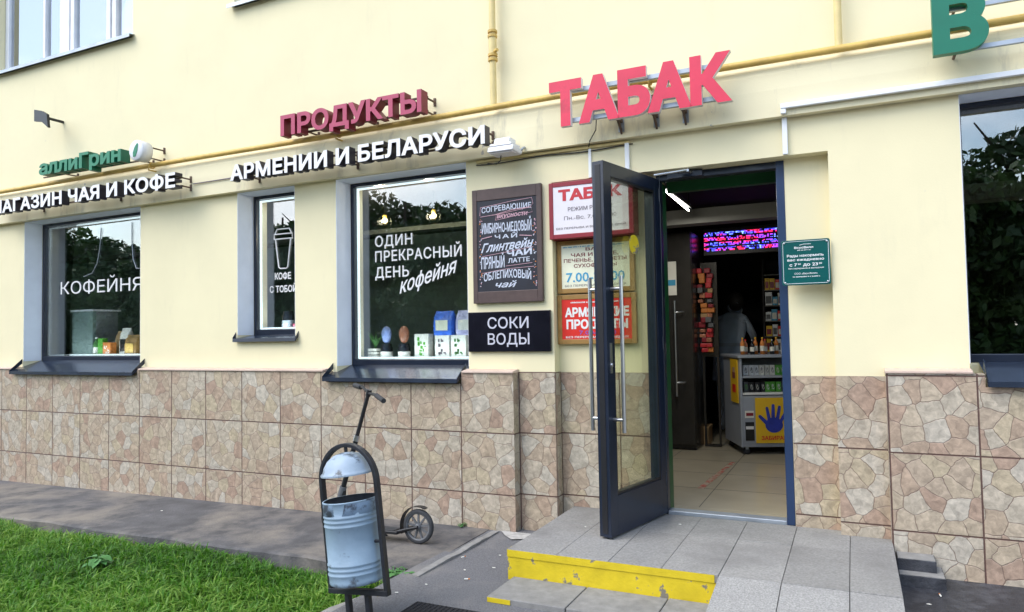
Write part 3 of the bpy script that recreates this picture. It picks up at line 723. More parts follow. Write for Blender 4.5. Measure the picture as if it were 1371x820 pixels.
for s in (1, -1):
    h = MB(TM); y0 = 0 if s > 0 else LT; yb = y0+s*.07
    h.tube([(LL-.06, yb, .93), (LL-.06, yb, 1.86)], .0125, 'silver', 12)
    for z in (1.005, 1.785): h.tube([(LL-.06, y0-s*.002, z), (LL-.06, yb, z)], .011, 'silver', 10)
    h.build('handle', DR)
st = MB(TM); st.lathe([(0, LT/2+.0165), (.062, LT/2+.0165), (.062, LT/2+.0145), (0, LT/2+.0145)], (.33, 0, 2.085), 'yellow', 30, 'y', False); st.build('warning_sticker', DR)
lk = MB(TM); lk.box(LL-.055, LL-.03, 0, .004, 1.28, 1.46, 'silver'); lk.lathe([(0, 0), (.011, 0), (.011, .012), (0, .012)], (LL-.043, 0, 1.33), 'silver', 14, 'y'); lk.build('lock', DR)
for z in (.5, 1.4, 2.4): MB().tube([(-1.160, .092, z), (-1.160, .092, z+.09)], .013, 'navy', 10).build('hinge', DR)
cl = MB(); cl.box(-1.09, -.86, .062, .0975, 2.548, 2.588, 'navy')
cl.tube([(-.93, .06, 2.572), (-.95, -.03, 2.572), (-1.145, -.08, 2.55)], .008, 'silver', 8)
cl.box(-1.0, -.93, -.02, .02, 2.564, 2.58, 'silver')
part(cl, 'door_closer')

# ------------------------------------------------------------------ rooms behind the glass
b = MB()
b.box(-1.86, 3.4, .362, 6.2, .24, .305, 'int_floor'); b.box(-1.178, -.358, .1, .3615, .24, .3045, 'int_floor')
for i in range(1, 9):
    b.box(-1.84, 3.38, .36+.62*i, .365+.62*i, .305, .3055, 'int_dark')
for i in range(-2, 5): b.box(-1.0+.62*i-.002, -1.0+.62*i+.002, .37, 6.15, .3052, .3058, 'int_dark')
part(b, 'shop_floor')
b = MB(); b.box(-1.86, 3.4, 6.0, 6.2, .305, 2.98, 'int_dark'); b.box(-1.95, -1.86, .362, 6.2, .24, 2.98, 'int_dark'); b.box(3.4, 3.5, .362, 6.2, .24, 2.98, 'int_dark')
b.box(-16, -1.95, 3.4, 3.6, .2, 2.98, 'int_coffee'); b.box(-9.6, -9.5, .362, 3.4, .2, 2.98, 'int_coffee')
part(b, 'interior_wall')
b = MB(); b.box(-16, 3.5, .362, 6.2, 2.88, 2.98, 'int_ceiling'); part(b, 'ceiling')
b = MB(); b.box(-9.5, -1.95, .362, 3.4, .2, .3, 'int_dark'); part(b, 'coffee_room_floor')
b = MB(); b.box(-1.86, 3.4, 2.25, 2.45, 2.56, 2.70, 'int_beam'); part(b, 'ceiling_beam'); b = MB(); b.box(-9.5, -1.95, 1.3, 1.45, 2.575, 2.62, 'int_wall'); part(b, 'ceiling_beam')
b = MB(); b.box(-1.178, -1.150, .172, .27, .306, 2.54, 'green_lining'); b.box(-1.150, -.40, .30, .36, 2.50, 2.592, 'green_lining'); b.box(-.40, -.36, .172, .36, .306, 2.592, 'green_lining')
part(b, 'doorway_lining')
for bx in ((-8.02, -6.23, .30, .75, 1.32, 1.355), (-4.9, -4.3, .30, .7, 1.55, 1.585), (-3.8, -2.62, .30, .8, 1.285, 1.315)): part(MB().box(*bx, 'int_dark'), 'display_shelf')
# roof closing the building from above
b = MB(); b.box(-16.2, 8.2, -.2, 9, 8, 8.2, 'galv'); b.box(-16, -15.8, .36, 8.8, 0, 8, 'plaster'); b.box(7.8, 8, .36, 8.8, 0, 8, 'plaster'); b.box(-16, 8, 8.6, 8.8, 0, 8, 'plaster'); part(b, 'roof')
# service cables boxed in white trunking stay with the wall
b = MB(); b.box(-.352, 3, -.094, -.066, 2.868, 2.898, 'pvc'); b.box(-.352, -.322, -.03, -.002, 2.60, 2.83, 'pvc'); b.box(-.352, -.322, -.09, -.066, 2.838, 2.868, 'pvc')
tr = part(b, 'cable_trunking', .003)
b = MB(); b.box(-1.355, -1.325, -.022, -.002, 2.30, 2.805, 'pvc'); b.box(-1.617, -1.597, -.018, -.002, 2.598, 2.80, 'pvc'); b.box(-2.50, -1.325, -.018, -.002, 2.803, 2.822, 'palepipe')
part(b, 'cable_trunking', .002)
b = MB(); b.tube([(-2.50+.1*i, -.012, 2.790-.006*math.sin(i*.9)) for i in range(13)], .004, 'iron', 6)
part(b, 'cable'); b = MB(); b.tube([(-2.22, -.16, 2.80), (-2.25, -.11, 2.775), (-2.31, -.05, 2.77), (-2.40, -.02, 2.79)], .004, 'iron', 6)
part(b, 'cable'); b = MB(); b.tube([(-1.50, -.17, 2.96), (-1.53, -.10, 2.90), (-1.585, -.07, 2.84), (-1.607, -.03, 2.81)], .0035, 'iron', 6)
part(b, 'cable'); b = MB(); b.tube([(-5.40, -.075, 2.95), (-5.0, -.075, 2.952), (-4.70, -.075, 2.955)], .005, 'grey_txt', 6)
part(b, 'cable')

# ================================================================== gas pipe
GP = thing('gas_pipe', 'ochre gas pipe running the length of the facade with two risers', 'pipe', (-3.5, -.09, 3.17))
b = MB(); b.tube([(-16+.5*i, -.088, 3.178+.004*math.sin(i*.7)) for i in range(49)], .022, 'ochre', 12); b.build('main_pipe', GP)
b = MB(); b.tube([(-2.315, -.075, 3.19), (-2.315, -.075, 8)], .024, 'palepipe', 12)
for z in (3.525, 3.56, 3.70, 3.735): b.tube([(-2.315, -.075, z), (-2.315, -.075, z+.018)], .036, 'ochre', 12)
b.tube([(-2.315, -.075, 3.585), (-2.26, -.11, 3.59)], .012, 'ochre', 8); b.tube([(-2.315, -.075, 3.57), (-2.315, -.075, 3.70)], .03, 'palepipe', 12); b.build('riser', GP)
b = MB(); b.tube([(-.018, -.075, 3.19), (-.018, -.075, 8)], .022, 'palepipe', 12); b.build('riser', GP)
for x in (-8.7, -5.93, -3.72, -1.15, 1.6):
    b = MB(); b.tube([(x, -.01, 3.13), (x, -.125, 3.13), (x, -.125, 3.18)], .008, 'ochre', 6); b.tube([(x-.0, -.088+.028*math.cos(a), 3.178+.028*math.sin(a)) for a in [k*math.pi/6 for k in range(0, 13)]], .006, 'ochre', 6)
    b.build('clamp', GP)

# ================================================================== box letter signs
def brackets(parent, xs, zs, y0, y1, m='rust', r=.008):
    for x in xs:
        for z in zs:
            b = MB(); b.tube([(x, y0, z), (x, y1, z)], r, m, 6); b.tube([(x, y1-.006, z-.03), (x, y1-.006, z+.03)], .012, m, 6)
            b.build('bracket', parent)
def rail(parent, x0, x1, z, y, s, m):
    b = MB(); b.box(x0, x1, y, y+s, z, z+s, m); b.build('rail', parent)
SG = thing('letter_sign', 'crimson box letters ПРОДУКТЫ standing off the wall above the gas pipe', 'sign', (-3.5, -.2, 3.17))
letters(SG, 'ПРОДУКТЫ', -4.205, -2.835, 3.188, .170, -.235, 'pinkface', 'redside', .09, .035)
rail(SG, -4.2, -2.84, 3.215, -.142, .015, 'rust'); rail(SG, -4.2, -2.84, 3.32, -.142, .015, 'rust')
brackets(SG, (-4.0, -3.4, -2.86), (3.222, 3.327), -.13, .004)
SG = thing('letter_sign', 'white-faced black box letters АРМЕНИИ И БЕЛАРУСИ over the cup window', 'sign', (-3.5, -.2, 2.87))
letters(SG, 'АРМЕНИИ И БЕЛАРУСИ', -4.76, -2.305, 2.876, .134, -.245, 'white', 'letter_black', .08, .035, spacing=1.04)
rail(SG, -4.74, -2.32, 2.90, -.163, .014, 'rust'); rail(SG, -4.74, -2.32, 2.975, -.163, .014, 'rust')
brackets(SG, (-4.6, -3.55, -2.33), (2.905, 2.98), -.15, -.058)
SG = thing('letter_sign', 'white-faced black box letters ЧАЯ И КОФЕ at the left end of the facade', 'sign', (-6.8, -.2, 2.88))
letters(SG, 'МАГАЗИН ЧАЯ И КОФЕ', -8.22, -5.43, 2.893, .137, -.245, 'white', 'letter_black', .08, .035, spacing=1.04)
rail(SG, -8.3, -5.44, 2.915, -.163, .014, 'rust'); rail(SG, -8.3, -5.44, 2.99, -.163, .014, 'rust')
brackets(SG, (-7.6, -6.4, -5.44), (2.92, 2.995), -.15, -.058)
SG = thing('letter_sign', 'green box letters аллиГрин ending in a round white leaf disc', 'sign', (-6.8, -.2, 3.2))
letters(SG, 'аллиГрин', -7.40, -6.16, 3.218, .152, -.245, 'sgreen', 'sgreen_side', .10, .035)
b = MB(); b.lathe([(0, -.25), (.088, -.25), (.096, -.243), (.096, -.14), (0, -.14)], (-5.945, 0, 3.292), 'white_plastic', 40, 'y'); dk = b.build('logo_disc', SG)
b = MB(); lf = [(-.03, -.062), (.0, -.058), (.024, -.01), (.036, .055), (.022, .066), (-.012, .03), (-.034, -.02)]
b.prism([(-5.945+x, 3.292+z) for x, z in lf], -.254, -.2495, 'sgreen', 'y'); b.build('leaf_emblem', dk)
rail(SG, -7.5, -5.9, 3.222, -.14, .012, 'rust')
brackets(SG, (-7.15, -6.02), (3.228,), -.13, .004); brackets(SG, (-5.87,), (3.228, 3.33), -.14, .004)
SG = thing('letter_sign', 'large flat red letters ТАБАК on grey rails above the open door', 'sign', (-1.2, -.2, 2.9))
letters(SG, 'ТАБАК', -1.808, -.612, 2.912, .312, -.245, 'tabak_face', 'tabak_side', .04, .054, spacing=1.0, slope=.004)
rail(SG, -1.66, -.70, 3.15, -.203, .028, 'galv'); rail(SG, -1.70, -.69, 2.945, -.203, .028, 'galv')
for x in (-1.36, -1.12, -.93):
    b = MB(); b.box(x-.012, x+.012, -.174, -.066, 2.93, 2.954, 'rust'); b.box(x-.012, x+.012, -.186, -.174, 2.93, 3.05, 'rust'); b.box(x-.02, x+.02, -.07, -.064, 2.87, 2.99, 'galv')
    b.prism([(-.19, 2.955), (-.19, 2.985), (-.066, 2.885), (-.066, 2.855)], x-.006, x+.006, 'rust', 'x'); b.build('bracket', SG)
SG = thing('letter_sign', 'big green letter В cropped at the top right of the facade', 'sign', (.6, -.2, 3))
letters(SG, 'В', .447, .705, 2.995, .335, -.245, 'vgreen', 'sgreen', .05, .05)
rail(SG, .5, 1.9, 3.24, -.193, .024, 'galv'); rail(SG, .5, 1.9, 3.01, -.193, .024, 'galv')
brackets(SG, (.56, 1.3), (3.02, 3.25), -.18, -.0)
# dark tip at the left edge
b = MB(); b.prism([(-7.46, 3.78), (-7.34, 3.76), (-7.235, 3.685), (-7.255, 3.825), (-7.34, 3.87), (-7.46, 3.90)], -.262, -.235, 'black', 'y')
b.tube([(-7.40, -.25, 3.83), (-7.40, 0.004, 3.83)], .015, 'black', 8)
tag(b.build('wall_bracket', None, loc=(-7.5, 0, 3.86)), 'small black pointed bracket on the upper wall at the left edge', 'bracket')

# floodlight
FL = thing('floodlight', 'white plastic floodlight on the wall between signs', 'lamp', (-2.18, -.08, 2.84))
b = MB(); b.prism([(-.24, 2.845), (-.255, 2.805), (-.10, 2.80), (-.075, 2.84)], -2.285, -2.085, 'white_plastic', 'x'); b.build('housing', FL, .008)
b = MB(); b.prism([(-.23, 2.868), (-.235, 2.85), (-.09, 2.848), (-.08, 2.87)], -2.275, -2.105, 'white_plastic', 'x'); b.prism([(-.19, 2.915), (-.21, 2.875), (-.09, 2.873), (-.09, 2.915)], -2.255, -2.135, 'pvc', 'x'); b.build('cooling_fins', FL, .005)
b = MB(); b.box(-2.275, -2.10, -.235, -.105, 2.7975, 2.803, 'signwhite'); b.build('lens', FL)
b = MB(); b.tube([(-2.09, -.11, 2.83), (-2.075, -.09, 2.85), (-2.08, -.062, 2.86)], .009, 'galv', 6); b.tube([(-2.28, -.11, 2.83), (-2.28, -.062, 2.86)], .009, 'galv', 6); b.build('mounting_bracket', FL)

# ================================================================== boards on the wall
def marks(mb, x0, x1, z, h, y, m):
    """a line of print too small to read in the photograph"""
    x = x0
    while x < x1:
        w = h*random.uniform(.4, .8); mb.box(x, min(x+w, x1), y, y+.0006, z, z+h*random.uniform(.75, 1), m); x += w+h*random.choice((.25, .25, .3, .9))
def board(name, label, x0, x1, z0, z1, y0, y1, fw, fm, pm, recess=.004, bottom=None):
    T = thing(name, label, 'sign', ((x0+x1)/2, y1, z0))
    b = MB(); fb = bottom or fw
    b.box(x0, x0+fw, y0, y1, z0, z1, fm); b.box(x1-fw, x1, y0, y1, z0, z1, fm); b.box(x0+fw, x1-fw, y0, y1, z0, z0+fb, fm); b.box(x0+fw, x1-fw, y0, y1, z1-fb, z1, fm)
    b.build('frame', T, .003)
    p = MB(); p.box(x0+fw-.001, x1-fw+.001, y0+recess, y1-.003, z0+fb-.001, z1-fb+.001, pm); p.build('panel', T)
    return T, y0+recess-.0015
T, y = board('menu_board', 'brown framed chalk menu board with handwritten hot drinks', -2.53, -1.972, 1.755, 2.598, -.035, -.002, .038, 'brownframe', 'blackboard', .005, .085)
X0, X1, Z0, Z1 = -2.49, -2.012, 1.842, 2.511
fz = lambda f: Z1-(Z1-Z0)*f
fx = lambda f: X0+(X1-X0)*f
t = MB()
def arch(a): return lambda tt, h, Z: Z+a*(1-(2*tt-1)**2)
text(t, 'СОГРЕВАЮЩИЕ', fx(.08), fx(.92), fz(.135), .042, y, 'chalk', .001, bold=.02, wave=arch(.006), slope=.015)
text(t, 'вкусности', fx(.34), fx(.86), fz(.205), .034, y, 'pinkchalk', .001, bold=.022, slope=.02, shear=.2)
text(t, 'ИМБИРНО-МЕДОВЫЙ', fx(.08), fx(.92), fz(.36), .070, y, 'chalk', .001, bold=.024, wave=lambda tt, h, Z: Z+.014*(2*tt-1)**2*(h-.4))
text(t, 'ЧАЙ', fx(.30), fx(.68), fz(.43), .030, y, 'chalk', .001, bold=.022, spacing=1.3)
text(t, 'Глинтвейн', fx(.06), fx(.95), fz(.575), .068, y, 'chalk', .001, bold=.024, shear=.45, slope=.05)
text(t, 'ПРЯНЫЙ', fx(.06), fx(.46), fz(.755), .088, y, 'chalk', .001, bold=.022, slope=.03)
text(t, 'ЧАЙ', fx(.50), fx(.92), fz(.635), .05, y, 'chalk', .001, bold=.035, slope=.04); text(t, 'ЛАТТЕ', fx(.52), fx(.88), fz(.705), .034, y, 'chalk', .001, bold=.022, slope=.03)
text(t, 'ОБЛЕПИХОВЫЙ', fx(.10), fx(.90), fz(.895), .062, y, 'chalk', .001, bold=.022, wave=arch(.022))
text(t, 'чай', fx(.30), fx(.66), fz(.965), .045, y, 'chalk', .001, bold=.02, shear=.4)
yy = y
def ln(mb, pts, r, m): mb.tube([(x, yy, z) for x, z in pts], r, m, 4)
ln(t, [(fx(.05), fz(.16)), (fx(.06), fz(.07)), (fx(.3), fz(.055)), (fx(.6), fz(.03)), (fx(.93), fz(.015)), (fx(.95), fz(.08)), (fx(.90), fz(.115)), (fx(.6), fz(.125)), (fx(.3), fz(.165)), (fx(.05), fz(.175))], .0025, 'pinkchalk')
ln(t, [(fx(.32), fz(.225)), (fx(.33), fz(.165)), (fx(.92), fz(.115)), (fx(.94), fz(.17)), (fx(.32), fz(.225))], .0022, 'pinkchalk')
ln(t, [(fx(.08), fz(.615)), (fx(.94), fz(.545))], .002, 'pinkchalk'); ln(t, [(fx(.48), fz(.735)), (fx(.92), fz(.715))], .002, 'pinkchalk')
ln(t, [(fx(.08), fz(.80)), (fx(.5), fz(.765)), (fx(.95), fz(.755))], .002, 'pinkchalk'); ln(t, [(fx(.07), fz(.42)), (fx(.25), fz(.40))], .004, 'pinkchalk'); ln(t, [(fx(.72), fz(.41)), (fx(.92), fz(.425))], .004, 'pinkchalk')
for i in range(70):
    u = random.choice((random.uniform(.02, .07), random.uniform(.93, .98))); v = random.uniform(.2, .97)
    t.box(fx(u), fx(u)+random.uniform(.004, .010), y, y+.001, fz(v), fz(v)+random.uniform(.004, .012), random.choice(('pinkchalk', 'chalk', 'orange')))
t.build('lettering', T)
T = thing('shop_sign', 'glossy black panel СОКИ ВОДЫ under the menu board', 'sign', (-2.25, 0, 1.4))
b = MB(); b.box(-2.583, -1.923, -.026, -.002, 1.398, 1.691, 'gloss_black'); b.build('panel', T, .003)
t = MB(); text(t, 'СОКИ', -2.42, -2.09, 1.567, .083, -.0275, 'silver_txt', .002, bold=.01); text(t, 'ВОДЫ', -2.42, -2.085, 1.450, .083, -.0275, 'silver_txt', .002, bold=.01); t.build('lettering', T)
T, y = board('shop_sign', 'white signboard ТАБАК in dark red frame seen behind the open door', -1.912, -1.302, 2.186, 2.585, -.035, .097, .032, 'darkred', 'signwhite')
t = MB(); text(t, 'ТАБАК', -1.84, -1.375, 2.45, .082, y, 'red', .001, bold=.05); text(t, 'РЕЖИМ РАБОТЫ', -1.77, -1.45, 2.375, .028, y, 'grey_txt', .001, bold=.01)
text(t, 'Пн.-Вс. 7.00-23.00', -1.80, -1.42, 2.315, .026, y, 'grey_txt', .001, bold=.0); text(t, 'БЕЗ ПЕРЕРЫВА И ВЫХОДНЫХ ДНЕЙ', -1.86, -1.355, 2.25, .014, y, 'grey_txt', .001, bold=.01); t.build('lettering', T)
T, y = board('shop_sign', 'pale yellow signboard of tea and sweets with blue hours in brown frame', -1.897, -1.33, 1.806, 2.182, .06, .097, .034, 'woodbrown', 'signpaper')
t = MB(); text(t, 'ВАМ', -1.68, -1.55, 2.103, .022, y, 'maroon', .001, bold=.02); text(t, 'ЧАЯ И КОФЕ,', -1.79, -1.44, 2.063, .026, y, 'maroon', .001, bold=.02)
text(t, 'ПЕЧЕНЬЕ, КОНФЕТЫ', -1.845, -1.385, 2.025, .026, y, 'maroon', .001, bold=.02); text(t, 'СУХОФРУКТЫ', -1.77, -1.455, 1.986, .026, y, 'maroon', .001, bold=.02)
text(t, '7.00-23.00', -1.83, -1.40, 1.885, .070, y, 'cyan', .001, bold=.015); text(t, 'БЕЗ ПЕРЕРЫВА И ВЫХОДНЫХ', -1.84, -1.39, 1.852, .015, y, 'grey_txt', .001, bold=.0); marks(t, -1.85, -1.40, 2.130, .009, y, 'cyan'); t.build('lettering', T)
T, y = board('shop_sign', 'red signboard АРМЯНСКИЕ ПРОДУКТЫ in brown frame, lowest beside the door', -1.902, -1.325, 1.446, 1.796, .06, .097, .034, 'woodbrown', 'brightred')
t = MB(); text(t, 'АРМЯНСКИЕ', -1.845, -1.375, 1.637, .068, y, 'white', .001, bold=.045); text(t, 'ПРОДУКТЫ', -1.835, -1.385, 1.552, .068, y, 'white', .001, bold=.045)
text(t, '7.00-23.00', -1.74, -1.47, 1.512, .030, y, 'purple', .001, bold=.01); text(t, 'БЕЗ ПЕРЕРЫВА И ВЫХОДНЫХ', -1.84, -1.38, 1.488, .014, y, 'white', .001, bold=.02); marks(t, -1.80, -1.42, 1.735, .010, y, 'white'); t.build('lettering', T)
T = thing('shop_plaque', 'teal green opening hours plaque beside the right door jamb', 'sign', (-.24, 0, 1.79))
b = MB(); r = .014; pts = []
for cx, cz, a0 in ((-.105-r, 1.790+r, -90), (-.105-r, 2.066-r, 0), (-.38+r, 2.066-r, 90), (-.38+r, 1.790+r, 180)):
    for k in range(5): a = R(a0+22.5*k); pts.append((cx+r*math.cos(a), cz+r*math.sin(a)))
b.prism(pts, -.028, -.006, 'plaque', 'y'); b.build('panel', T, .002)
b = MB(); pts2 = [(-.2425+(x+.2425)*.93, 1.928+(z-1.928)*.93) for x, z in pts]; ring = pts2+[pts2[0]]
b.tube([(x, -.0285, z) for x, z in ring], .0015, 'pvc', 4, False)
for x in (-.362, -.123):
    for z in (1.807, 2.049): b.lathe([(0, -.033), (.005, -.032), (.006, -.028)], (x, 0, z), 'silver', 10, 'y')
b.build('border', T)
t = MB(); y = -.0295; cxm = -.2425
text(t, 'ВкусВилл', -.305, -.198, 2.012, .013, y, 'white', .001, bold=.03); t.tube([(-.275, y, 2.032), (-.25, y, 2.038), (-.21, y, 2.037)], .002, 'white', 4)
marks(t, -.288, -.212, 2.0, .005, y, 'white')
text(t, 'Рады накормить', -.348, -.142, 1.962, .016, y, 'white', .001, bold=.02); text(t, 'вас ежедневно', -.346, -.140, 1.937, .016, y, 'white', .001, bold=.02)
text(t, 'с 7', -.335, -.292, 1.905, .019, y, 'white', .001, bold=.02); text(t, '00', -.288, -.270, 1.913, .010, y, 'white', .001); text(t, 'до 23', -.258, -.175, 1.905, .019, y, 'white', .001, bold=.02); text(t, '00', -.170, -.152, 1.913, .010, y, 'white', .001)
text(t, 'без перерывов и выходных', -.342, -.142, 1.888, .009, y, 'white', .001, bold=.01); text(t, 'ООО «ВкусВилл»', -.308, -.178, 1.855, .010, y, 'white', .001, bold=.01); marks(t, -.318, -.165, 1.838, .006, y, 'white'); t.build('lettering', T)

# ================================================================== entrance steps
ES = thing('entrance_steps', 'concrete slab entrance platform with yellow painted riser and ramp', 'steps', (-.8, -.5, .12))
b = MB(); b.box(-1.80, .160, -.985, .094, .0, .262, 'concrete'); b.build('platform_base', ES)
xs = [-1.815, -1.513, -1.217, -.930, -.643, -.349, -.052, .167]
for i in range(7):
    for y0, y1 in ((-1.0, -.3435), (-.3405, .0905)):
        if i == 6: y1 = min(y1, -.006) if y1 < 0 else -.0075
        if i == 6 and y0 > -.34: x1e = .16
        b = MB(); dz = random.uniform(-.002, .002); b.box(xs[i]+.0012, xs[i+1]-.0012, y0, y1 if i < 6 else min(y1, -.0935 if False else y1), .263, .3065+dz, 'slab'); b.build('slab', ES, .003)
b = MB()
b.box(-1.812, -.66, -.9985, -.9855, .135, .2625, 'yellow'); b.box(-1.8125, -.664, -1.0035, -1.0006, .264, .302, 'yellow')
b.box(-1.8165, -1.8155, -.9985, -.93, .264, .302, 'yellow'); b.build('riser', ES)
b = MB()
for x0, x1 in ((-1.775, -1.34), (-1.334, -.90), (-.894, -.662)): b.box(x0, x1, -1.33, -1.0, .10, .158+random.uniform(-.002, .002), 'concrete')
sp = b.build('lower_step', ES, .005)
MB().box(-1.773, -1.64, -1.3335, -1.331, .128, .152, 'yellow').build('paint_patch', sp)
b = MB()
for x0, x1 in ((-.64, -.351), (-.347, -.054), (-.05, .165)):
    for k in range(3):
        ya, yb = -1.009-.62*k, -1.003-.62*(k+1)+.004; za, zb_ = .306-.085*k, .306-.085*(k+1)
        b.add([(x0, ya, za), (x1, ya, za), (x1, yb, zb_), (x0, yb, zb_), (x0, ya, 0), (x1, ya, 0), (x1, yb, 0), (x0, yb, 0)], [(0, 3, 2, 1), (0, 1, 5, 4), (1, 2, 6, 5), (2, 3, 7, 6), (3, 0, 4, 7)], 'ramp_slab')
b.build('ramp', ES)
b = MB(); b.box(-2.09, -1.35, -2.35, -1.50, .1305, .142, 'mat')
for i in range(30): b.box(-2.09+.0247*i, -2.083+.0247*i, -2.34, -1.51, .142, .146, 'mat')
tag(b.build('rubber_mat', None, .004, loc=(-1.7, -1.9, .13)), 'black ribbed rubber mat lying on the asphalt before the steps', 'mat')
CB = []
for nm, bx, lab in (('concrete_block', (.180, .400, -.30, -.093, .138, .198), 'lower dark concrete block at the plinth right of the steps'), ('concrete_block', (.178, .365, -.225, -.094, .1985, .262), 'upper dark concrete block resting on another by the plinth')):
    b = MB(); x0, x1, y0, y1, z0, z1 = bx
    b.box(x0, x1, y0, y1, z0, z1, 'wet_asphalt'); b.box(x0+.004, x1-.004, y0+.004, y1-.002, z1+.0002, z1+.004, 'curb')
    tag(b.build(nm, None, .006, loc=(x0, y0, z0)), lab, 'block', 'concrete blocks by the plinth')

mk('binrim', (.24, .34, .47), .6, var=.15, vscale=14, dirt=(.06, .075, .10), dscale=14, dlo=.47, dhi=.60)
# ================================================================== litter bin
BN = thing('litter_bin', 'pale blue round litter bin hung in a black arched stand', 'bin', (-2.245, -1.77, .105), (0, R(-6.5), R(-4)))
b = MB(); A = .182; pts = [(A, 0, .155)]+[(A, 0, .155+.06*i) for i in range(1, 9)]
pts += [(A*math.cos(R(a)), 0, .695+A*math.sin(R(a))) for a in range(5, 180, 10)]+[(-A, 0, .635-.06*i) for i in range(8)]+[(-A, 0, .155)]
ps = []
n = len(pts)
def flatbar(mb, pts, w, t, m):
    pts = [Vector(p) for p in pts]; vs = []; fs = []
    for i, p in enumerate(pts):
        d = (pts[min(i+1, len(pts)-1)]-pts[max(i-1, 0)]).normalized(); yv = Vector((0, 1, 0)); nn = d.cross(yv).normalized()
        for sx, sy in ((-1, -1), (1, -1), (1, 1), (-1, 1)): vs.append(tuple(p+nn*t/2*sx+yv*w/2*sy))
    for i in range(len(pts)-1):
        for k in range(4): fs.append((i*4+k, i*4+(k+1) % 4, (i+1)*4+(k+1) % 4, (i+1)*4+k))
    fs += [(3, 2, 1, 0), tuple(len(pts)*4-4+k for k in range(4))]; mb.add(vs, fs, m)
flatbar(b, pts, .032, .020, 'iron'); b.build('arch_frame', BN, .003, local=True)
b = MB(); b.box(-A-.01, A+.01, -.018, .018, .14, .166, 'iron'); b.build('crossbar', BN, .003, local=True)
for x in (-.075, .055):
    b = MB(); b.box(x-.013, x+.013, -.014, .014, -.06, .141, 'iron'); b.build('leg', BN, .002, local=True)
b = MB(); rr = .136
pr = [(0, .175), (rr-.012, .175), (rr-.004, .180), (rr, .19), (rr, .20)]
for z in (.225, .248, .271): pr += [(rr, z), (rr+.0035, z+.004), (rr+.0035, z+.009), (rr, z+.013)]
for z in (.455, .478, .50): pr += [(rr, z), (rr+.0035, z+.004), (rr+.0035, z+.009), (rr, z+.013)]
pr += [(rr, .57), (rr+.004, .574), (rr+.004, .580), (rr-.003, .580)]
b.lathe(pr, (0, 0, 0), 'binblue', 40)
BK = b.build('bucket', BN, local=True); BK.location.z = .03
for v in BK.data.vertices:
    a = math.atan2(v.co.y, v.co.x); k = 1+.012*math.sin(3*a+9*v.co.z)+.008*math.sin(7*a-14*v.co.z); k -= .035*math.exp(-((a+1.2)/.35)**2-((v.co.z-.37)/.05)**2)
    v.co.x *= k; v.co.y *= k
b = MB(); b.lathe([(rr-.0035, .580), (rr-.0035, .20), (0, .19)], (0, 0, 0), 'bindark', 40); b.build('bucket_lining', BK, local=True)
b = MB(); b.lathe([(rr-.003, .515), (rr+.0012, .517), (rr+.0012, .573)], (0, 0, 0), 'binrim', 40); b.build('rusty_rim', BK, local=True)
for sx in (-1, 1):
    b = MB(); b.tube([(sx*(rr-.002), 0, .40), (sx*(A-.01), 0, .40)], .008, 'iron', 8); b.build('pivot', BN, local=True)
b = MB(); b.lathe([(.134, .690), (.136, .697), (.130, .704), (.124, .710), (.117, .732), (.098, .762), (.066, .786), (.027, .798), (0, .80)], (0, 0, 0), 'binlid', 36)
b.lathe([(0, .70), (.130, .69), (.134, .690)], (0, 0, 0), 'bindark', 36); LD = b.build('lid', BN, local=True); LD.location.z = .042
b = MB(); b.tube([(0, 0, .79), (0, 0, .826)], .009, 'iron', 8); b.build('rod', LD, local=True)

# ================================================================== kick scooter
SC = thing('kick_scooter', 'black folding kick scooter parked along the tiled wall', 'scooter', (-3.075, -.585, .125), (R(-3), 0, R(2)))
def wheel(x, r):
    b = MB(); b.lathe([(r-.022, -.014), (r-.006, -.016), (r, -.008), (r, .008), (r-.006, .016), (r-.022, .014), (r-.026, 0), (r-.022, -.014)], (x, 0, r), 'rubber', 36, 'y'); w = b.build('wheel', SC, local=True)
    b = MB(); b.lathe([(r-.022, -.012), (r-.022, .012), (r-.032, .010), (r-.032, -.010), (r-.022, -.012)], (x, 0, r), 'greyplastic', 36, 'y')
    for k in range(9):
        a = 2*math.pi*k/9+.2; c, s_ = math.cos(a), math.sin(a); p = Vector((x, 0, r)); u = Vector((c, 0, s_)); v = Vector((-s_, 0, c))
        q = [p+u*.016+v*.007, p+u*(r-.028)+v*.005, p+u*(r-.028)-v*.005, p+u*.016-v*.007]
        b.add([(t.x, -.006, t.z) for t in q]+[(t.x, .006, t.z) for t in q], [(0, 1, 2, 3), (7, 6, 5, 4), (0, 4, 5, 1), (1, 5, 6, 2), (2, 6, 7, 3), (3, 7, 4, 0)], 'greyplastic')
    b.lathe([(0, -.02), (.018, -.02), (.020, -.014), (.020, .014), (.018, .02), (0, .02)], (x, 0, r), 'greyplastic', 20, 'y'); b.build('rim', w, local=True)
    b = MB(); b.tube([(x, -.034, r), (x, .034, r)], .006, 'galv', 8); b.build('axle', w, local=True)
wheel(.385, .114); wheel(-.305, .112)
b = MB(); b.box(-.16, .25, -.055, .055, .055, .078, 'black'); b.build('deck', SC, .006, local=True)
b = MB(); b.box(-.14, .22, -.048, .048, .0785, .081, 'rubber'); b.build('grip_tape', SC, local=True)
b = MB()
for s in (-1, 1): b.tube([(.22, s*.028, .066), (.30, s*.028, .09), (.395, s*.028, .114)], .011, 'black', 8)
b.build('rear_fork', SC, local=True)
b = MB(); vs = []; fs = []
for k in range(11):
    a = R(205-14*k); rr_ = .132
    for yy_ in (-.026, .026): vs.append((.385+rr_*math.cos(a), yy_, .114+rr_*math.sin(a)))
for k in range(10): fs.append((2*k, 2*k+1, 2*k+3, 2*k+2))
